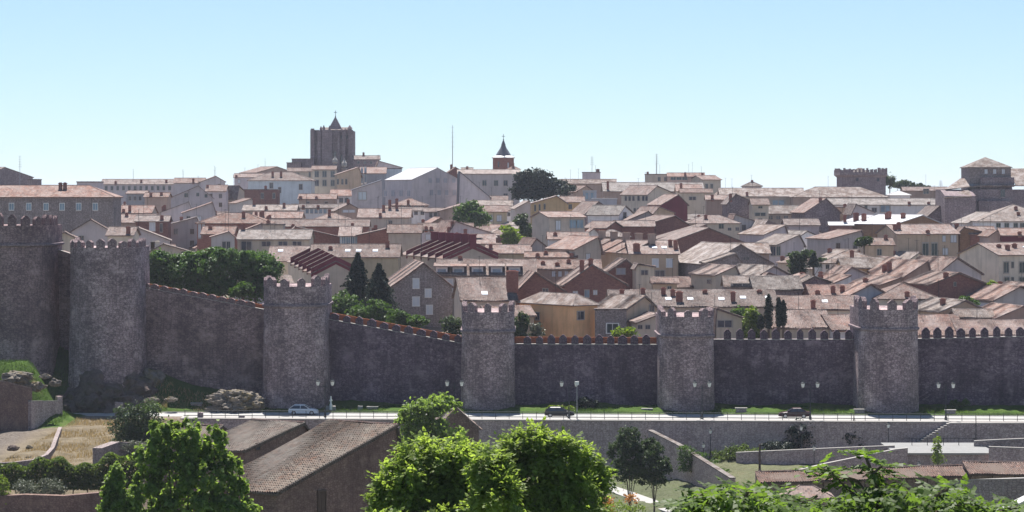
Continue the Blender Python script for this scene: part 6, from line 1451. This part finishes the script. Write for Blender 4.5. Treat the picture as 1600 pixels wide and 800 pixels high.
shrub('larger ivy patch hanging on the retaining wall', 1248, 341.6, [(1248, 672, 19, 15, 0), (1250, 690, 22, 16, 0), (1236, 696, 18, 10, 0)], 6000, .3, 'leaf_conifer')
shrub('smaller ivy patch on the retaining wall', 1334, 341.6, [(1330, 684, 14, 12, 0), (1346, 690, 12, 9, 0)], 3000, .3, 'leaf_conifer')
shrub('dark low shrubs left of the larger ivy patch', 1212, 337, [(1208, 698, 16, 9), (1228, 700, 12, 8)], 2000, .3, 'leaf_conifer')
shrub('trimmed dark hedge behind the wooden post', 1160, 333, [(1140, 716, 22, 15), (1160, 713, 24, 14), (1178, 716, 20, 13), (1200, 724, 16, 10)], 7000, .3, 'leaf_hedge')
shrub('green creeper trailing along the top of the slanting wall', 1090, 326, [(1072, 700, 12, 4, 0), (1092, 712, 14, 6, 0), (1112, 722, 12, 5, 0), (1130, 735, 10, 4, 0)], 1800, .25, 'leaf_bush', z=-6)
shrub('slim pale sapling before the white platform', 1465, 318, [(1465, 688, 6, 8), (1464, 704, 8, 9), (1466, 720, 12, 8)], 900, .28, 'leaf_lime', name='sapling_tree', cat='tree')
shrub('rust coloured flowering shrubs on the lawn at the bottom', 966, 262, [(948, 782, 12, 10), (985, 782, 12, 9)], 1500, .28, 'leaf_rust')
shrub('yellow green shrubs beside the rust coloured ones', 960, 258, [(960, 795, 22, 12), (990, 798, 16, 10)], 2500, .26, 'leaf_lime')
shrub('dark shrub at the foot of the wall right of the black hatchback', 916, 359, [(912, 630, 12, 9), (924, 633, 10, 7)], 1500, .32, 'leaf_conifer')
shrub('small green shrub on the grass behind the rightmost bench', 1500, 358, [(1492, 632, 7, 6), (1508, 630, 6, 6)], 1000, .3, 'leaf_bush')
shrub('yellowish weeds on the grass behind the black hatchback', 880, 357, [(872, 638, 14, 4), (890, 639, 8, 4)], 900, .3, 'leaf_lime')
# hedge along the lower left
def hedge():
    root = empty('hedge', (xat(100, 272), 272, gz(xat(100, 272), 272))); tag(root, 'long dark hedge with a sunlit top across the lower left', 'hedge')
    n = 26000; px = rng.uniform(-40, 222, n); top = 724+6*np.sin(px*.06)+4*np.sin(px*.17+1)+np.where(px > 140, -6*np.sin((px-140)/80*3.1), 0)
    t = rng.random(n)**.8; ff = rng.random(n)
    onf = rng.random(n) < .55
    Yl = np.where(onf, 270+rng.normal(size=n)*.3, rng.uniform(270, 274, n)); py = np.where(onf, top+t*(765-top), top+rng.uniform(-3, 4, n))
    X = (px-800)/F*Yl; Z = HC-(py-YH)/F*Yl
    P = np.stack([X, Yl, Z], 1)-np.array(root.location)
    Nn = np.where(onf[:, None], [[0, -1, .3]], [[0, 0, 1]]).astype(float)
    V, Fq = leafcloud(P, .3, .2, .6, Nn*.6); o = link(bpy.data.objects.new('foliage', npmesh('foliage', V, Fq, 'leaf_hedge')), root); o['kind'] = 'stuff'
    q = MB()
    for i in range(12): q.tube([(-9+i*1.6, 2, -.5), (-9+i*1.6+.2, 2, 2.0)], .07, 5)
    q.build('stems', 'bark', root)['kind'] = 'stuff'
hedge()
# mid distance trees
ptree('tree', 'bushy mid green tree standing in front of the road, left of centre', 'tree', 678, 258,
      [(660, 640, 30, 18), (690, 634, 26, 16), (642, 665, 22, 20), (670, 668, 34, 22), (660, 700, 40, 30), (700, 700, 30, 30), (690, 740, 46, 40)], 26000, .38, 'leaf_poplar', .3, k=30, clump=.2, shell=.62)
for i, (cx, its, lab) in enumerate(((983, [(982, 684, 18, 17), (974, 706, 22, 20), (992, 712, 20, 22), (978, 738, 22, 20), (996, 742, 18, 16)], 'taller of the two dark thin trunked trees'), (1021, [(1020, 706, 17, 16), (1014, 726, 20, 20), (1030, 730, 16, 18), (1020, 750, 20, 14)], 'shorter of the two dark thin trunked trees'))):
    ptree('tree', lab, 'tree', cx, 286, its, 9000, .3, 'leaf_dark', .16, group='dark thin trunked trees before the slanting wall', k=30, clump=.24, fill=.2, z=-8.2, h=4.5)
POP = [(262, 690, 26, 34), (295, 700, 24, 40), (337, 700, 18, 34), (240, 720, 26, 30), (275, 745, 34, 42), (320, 745, 34, 44), (360, 750, 26, 40), (235, 770, 28, 30), (300, 800, 60, 46), (355, 800, 36, 40), (245, 815, 38, 36)]
ptree('poplar_tree', 'big bright poplar clump at the lower left', 'tree', 295, 152, POP, 30000, .27, 'leaf_poplar', .3, k=26, clump=.17, asp=.8, fill=.1, shell=.6, h=9)
ptree('poplar_tree', 'small bright tree left of the poplar clump', 'tree', 188, 150, [(180, 750, 14, 22), (172, 776, 14, 18), (200, 785, 20, 22), (185, 800, 28, 20)], 11000, .25, 'leaf_poplar', .15, k=30, clump=.22, asp=.75, h=4)
# ---- pinnate leaves
def frond_arrays(nl=6, ln=1.0, lw=.10, ll=.34, droop=.35, seed=0):
    r = np.random.default_rng(seed); V, Fq = [], []
    def P(t): return np.array([t*ln, .03*math.sin(t*3+seed), -droop*t*t*ln])
    i = 0
    for k in range(4):
        a, b = P(k/4), P((k+1)/4); o = np.array([0, .008, 0]); V += [a-o, a+o, b+o, b-o]; Fq.append([i, i+1, i+2, i+3]); i += 4
    for k in range(nl):
        t = .16+.8*k/(nl-1)
        for sd in (-1, 1):
            b = P(t); an = (1.05-.35*t)*sd+r.normal()*.12; L = ll*(1-.25*t)*r.uniform(.85, 1.15)
            d = np.array([math.cos(an), math.sin(an), -.38-.25*r.random()]); d /= np.linalg.norm(d); s = np.array([-d[1], d[0], .1*sd]); s /= np.linalg.norm(s)
            n_ = np.cross(d, s)
            V += [b, b+d*L*.4+s*lw*.5+n_*.02, b+d*L-n_*.03, b+d*L*.4-s*lw*.5+n_*.02]; Fq.append([i, i+1, i+2, i+3]); i += 4
    b = P(1.0); d = np.array([1, 0, -.5]); d /= np.linalg.norm(d); s = np.array([0, 1, 0])
    V += [b, b+d*ll*.4+s*lw*.5, b+d*ll, b+d*ll*.4-s*lw*.5]; Fq.append([i, i+1, i+2, i+3])
    return np.array(V), np.array(Fq)
FR = [frond_arrays(4, 1.0, .25, .44, .45+.18*k, k) for k in range(4)]
FW = [frond_arrays(3, 1.0, .36, .46, .35+.2*k, k+9) for k in range(3)]
def frond_frames(dirs):
    d = dirs/np.linalg.norm(dirs, axis=1)[:, None]; up = np.tile([0, 0, 1.0], (len(d), 1))+rng.normal(size=d.shape)*.25
    y = np.cross(up, d); y /= np.linalg.norm(y, axis=1)[:, None]; z = np.cross(d, y); return np.stack([d, y, z], 2)
def fronds_joined(P, dirs, size, templ):
    Mx = frond_frames(dirs); s = size*rng.uniform(.7, 1.25, len(P)); VV_, FF_ = [], []; base = 0
    for k, (tv, tf) in enumerate(templ):
        sel = np.arange(len(P)) % len(templ) == k
        if not sel.any(): continue
        v = np.einsum('nij,kj->nki', Mx[sel], tv)*s[sel][:, None, None]+P[sel][:, None, :]
        n = sel.sum(); VV_.append(v.reshape(-1, 3)); FF_.append((tf[None]+(np.arange(n)*len(tv))[:, None, None]).reshape(-1, 4)+base); base += n*len(tv)
    return np.concatenate(VV_), np.concatenate(FF_)
def walnut(label, cx, Y, its, n, size, leaf, r=.3, h=None):
    X, z, lb = lobes_px(cx, 0, Y, its); root = empty('walnut_tree', (X, Y, z)); tag(root, label, 'tree', 'big leafy trees in the foreground')
    trunk_mb(h or min(l[2] for l in lb), r, lb, .3).build('trunk', 'bark', root)
    P, Nn = crown_pts(lb, int(n*.72), .22, 26, .5, .03, 5); d = Nn*.55+rng.normal(size=P.shape)*.6; d[:, 2] -= .1
    V, Fq = fronds_joined(P, d, size, FW); o = link(bpy.data.objects.new('crown', npmesh('crown', V, Fq, leaf)), root); o['kind'] = 'stuff'
walnut('large leafy tree at the bottom, left of centre', 690, 88, [(650, 726, 41.4, 30.6), (700, 714, 43.2, 30.6), (735, 729, 32.0, 28.8), (622, 759, 30.1, 30.6), (670, 769, 56.4, 39.6), (735, 774, 43.2, 39.6), (625, 809, 37.6, 32.4), (690, 829, 75.2, 45.0), (760, 829, 47.0, 41.4), (745, 742, 30, 30), (612, 778, 30, 30)], 9000, 0.32, 'leaf_walnut')
walnut('large leafy tree at the bottom centre with a broad crown', 850, 92, [(805, 718, 32.0, 28.8), (840, 710, 35.7, 27.0), (885, 717, 39.5, 30.6), (922, 735, 28.2, 27.0), (790, 758, 37.6, 36.0), (850, 763, 56.4, 39.6), (910, 773, 43.2, 36.0), (938, 761, 16.9, 18.0), (820, 813, 56.4, 39.6), (890, 818, 62.0, 41.4), (772, 735, 26, 26), (830, 690, 26, 20)], 9000, 0.32, 'leaf_walnut')
walnut('low leafy crown filling the gap between the two large trees', 770, 80, [(765, 742, 24.4, 32.4), (775, 784, 37.6, 36.0), (600, 816, 28.2, 12.6)], 2600, 0.30, 'leaf_walnut')
def ailanthus(label, cx, Y, branches, nstuff, topline, pxr):
    X = xat(cx, Y); z = gz(X, Y); root = empty('ailanthus_tree', (X, Y, z)); tag(root, label, 'tree', 'pinnate leaved trees at the lower right'); o0 = np.array(root.location)
    q = MB(); base = Vector((0, 0, -1)); mats = []
    tips = []
    for br in branches:
        pts = [at(px, py, Y+dy)-root.location for px, py, dy in br]; q.tube([tuple(base)]+[tuple(p) for p in pts], [.16]+[max(.02, .06-.012*i) for i in range(len(pts))], 6); tips.append(pts)
    q.build('trunk', 'bark', root)
    fm = []
    for k, (tv, tf) in enumerate(FR): fm.append(npmesh('leaf', tv, tf, 'leaf_ailanthus'))
    cnt = 0
    for pts in tips:
        tp = pts[-1]; ax_ = (pts[-1]-pts[-2]).normalized()
        for j in range(17):
            t = random.random()**2; p = tp.lerp(pts[-2], t*.8); an = j*2.4+random.random()*.5
            d = Vector((math.cos(an), math.sin(an)*.9, .55-.9*t+random.uniform(-.2, .2)))+ax_*.6*(1-t); d.normalize()
            y = Vector((0, 0, 1)).cross(d).normalized(); zz = d.cross(y); mx = Matrix((d, y, zz)).transposed().to_4x4(); mx.translation = p
            o = link(bpy.data.objects.new('leaf', random.choice(fm)), root); o.matrix_local = mx @ Matrix.Scale(random.uniform(.36, .62), 4); cnt += 1
    px = rng.uniform(*pxr, nstuff); ty = np.interp(px, [a for a, b in topline], [b for a, b in topline]); py = ty+rng.random(nstuff)**1.1*(850-ty); Yl = Y+rng.uniform(-2, 3.5, nstuff)
    P = np.stack([(px-800)/F*Yl, Yl, HC-(py-YH)/F*Yl], 1)-o0; d = rng.normal(size=P.shape)*[1, 1, .5]+[0, 0, .05]
    V, Fq = fronds_joined(P, d, .46, FR); o = link(bpy.data.objects.new('crown', npmesh('crown', V, Fq, 'leaf_ailanthus')), root); o['kind'] = 'stuff'
ailanthus('pinnate leaved tree at the lower right, low and left of the tall shoot', 1150, 62,
          [[(1140, 830, 0), (1095, 772, 0)], [(1150, 830, 1), (1130, 762, 1)], [(1150, 830, -1), (1168, 768, -1)], [(1160, 830, 1), (1205, 772, 1)], [(1160, 830, 0), (1235, 778, 0)], [(1130, 840, 0), (1072, 790, 0)]], 900, [(1050, 800), (1075, 782), (1100, 770), (1150, 768), (1200, 772), (1260, 790)], (1060, 1262))
ailanthus('pinnate leaved tree at the lower right with one tall leafy shoot', 1385, 60,
          [[(1388, 812, 0), (1372, 762, 0), (1352, 712, 0)], [(1380, 800, 0), (1340, 752, 0), (1278, 732, .5)], [(1380, 790, 0), (1362, 742, -.5), (1378, 728, -.5)], [(1395, 815, 1), (1420, 768, 1)], [(1400, 815, 0), (1480, 764, 0)], [(1400, 820, -1), (1520, 782, -1)], [(1380, 800, 0), (1330, 770, 0), (1300, 740, 0)], [(1390, 830, 1), (1450, 770, 1)], [(1400, 840, 0), (1590, 792, 0)]], 1150, [(1240, 800), (1300, 776), (1350, 762), (1420, 768), (1480, 766), (1530, 780), (1560, 797), (1600, 790)], (1240, 1612))
# ------------------------------------------------------------------ grass
def grass(name, n, fx, leaf, size, asp=.14):
    X, Y = fx(n); Z = ground(X, Y); P = np.stack([X, Y, Z+size*.3], 1)
    N = len(P); th = rng.uniform(0, 2*np.pi, N); s = size*rng.uniform(.5, 1.4, (N, 1)); up = np.stack([rng.normal(size=N)*.3, rng.normal(size=N)*.3, np.ones(N)], 1); sd = np.stack([np.cos(th), np.sin(th), np.zeros(N)], 1)*asp
    V = np.stack([P-up*s*.5-sd*s, P-up*s*.5+sd*s, P+up*s*.6], 1).reshape(-1, 3); m = npmesh(name, V, np.arange(N*3).reshape(N, 3), leaf, 3); o = link(bpy.data.objects.new(name, m)); tag(o, kind='stuff')
def band(a, b, v0, v1):
    def f(n):
        X = rng.uniform(a, b, n); return X, rng.uniform(v0, v1, n)+sk(X)
    return f
grass('verge_grass', 45000, band(-55, 100, 353.3, 361), 'grassblade', .22)
grass('bank_grass', 14000, band(-82, -55, 353, 364), 'grassblade', .3)
grass('mound_grass', 9000, band(-84, -62, 334, 346), 'grassblade', .3)
grass('dry_grass', 14000, band(-61, -47, 275, 343), 'dryblade', .3)
grass('dry_weeds', 2500, band(-58, -30, 354, 361), 'dryblade', .4)
grass('lawn_grass', 16000, band(8, 26, 240, 300), 'grassblade', .25)
# ------------------------------------------------------------------ haze
hm = bpy.data.materials.new('haze_air'); hm.use_nodes = True; hn = hm.node_tree; hn.nodes.clear()
pv = hn.nodes.new('ShaderNodeVolumePrincipled'); ho = hn.nodes.new('ShaderNodeOutputMaterial')
pv.inputs['Color'].default_value = (.80, .84, 1.0, 1); pv.inputs['Density'].default_value = HAZE; pv.inputs['Anisotropy'].default_value = .3
hn.links.new(pv.outputs[0], ho.inputs['Volume'])
mb = MB().box(-6000, 6000, -500, 9600, -40, 70); hz = mb.build('haze', hm); tag(hz, kind='stuff')
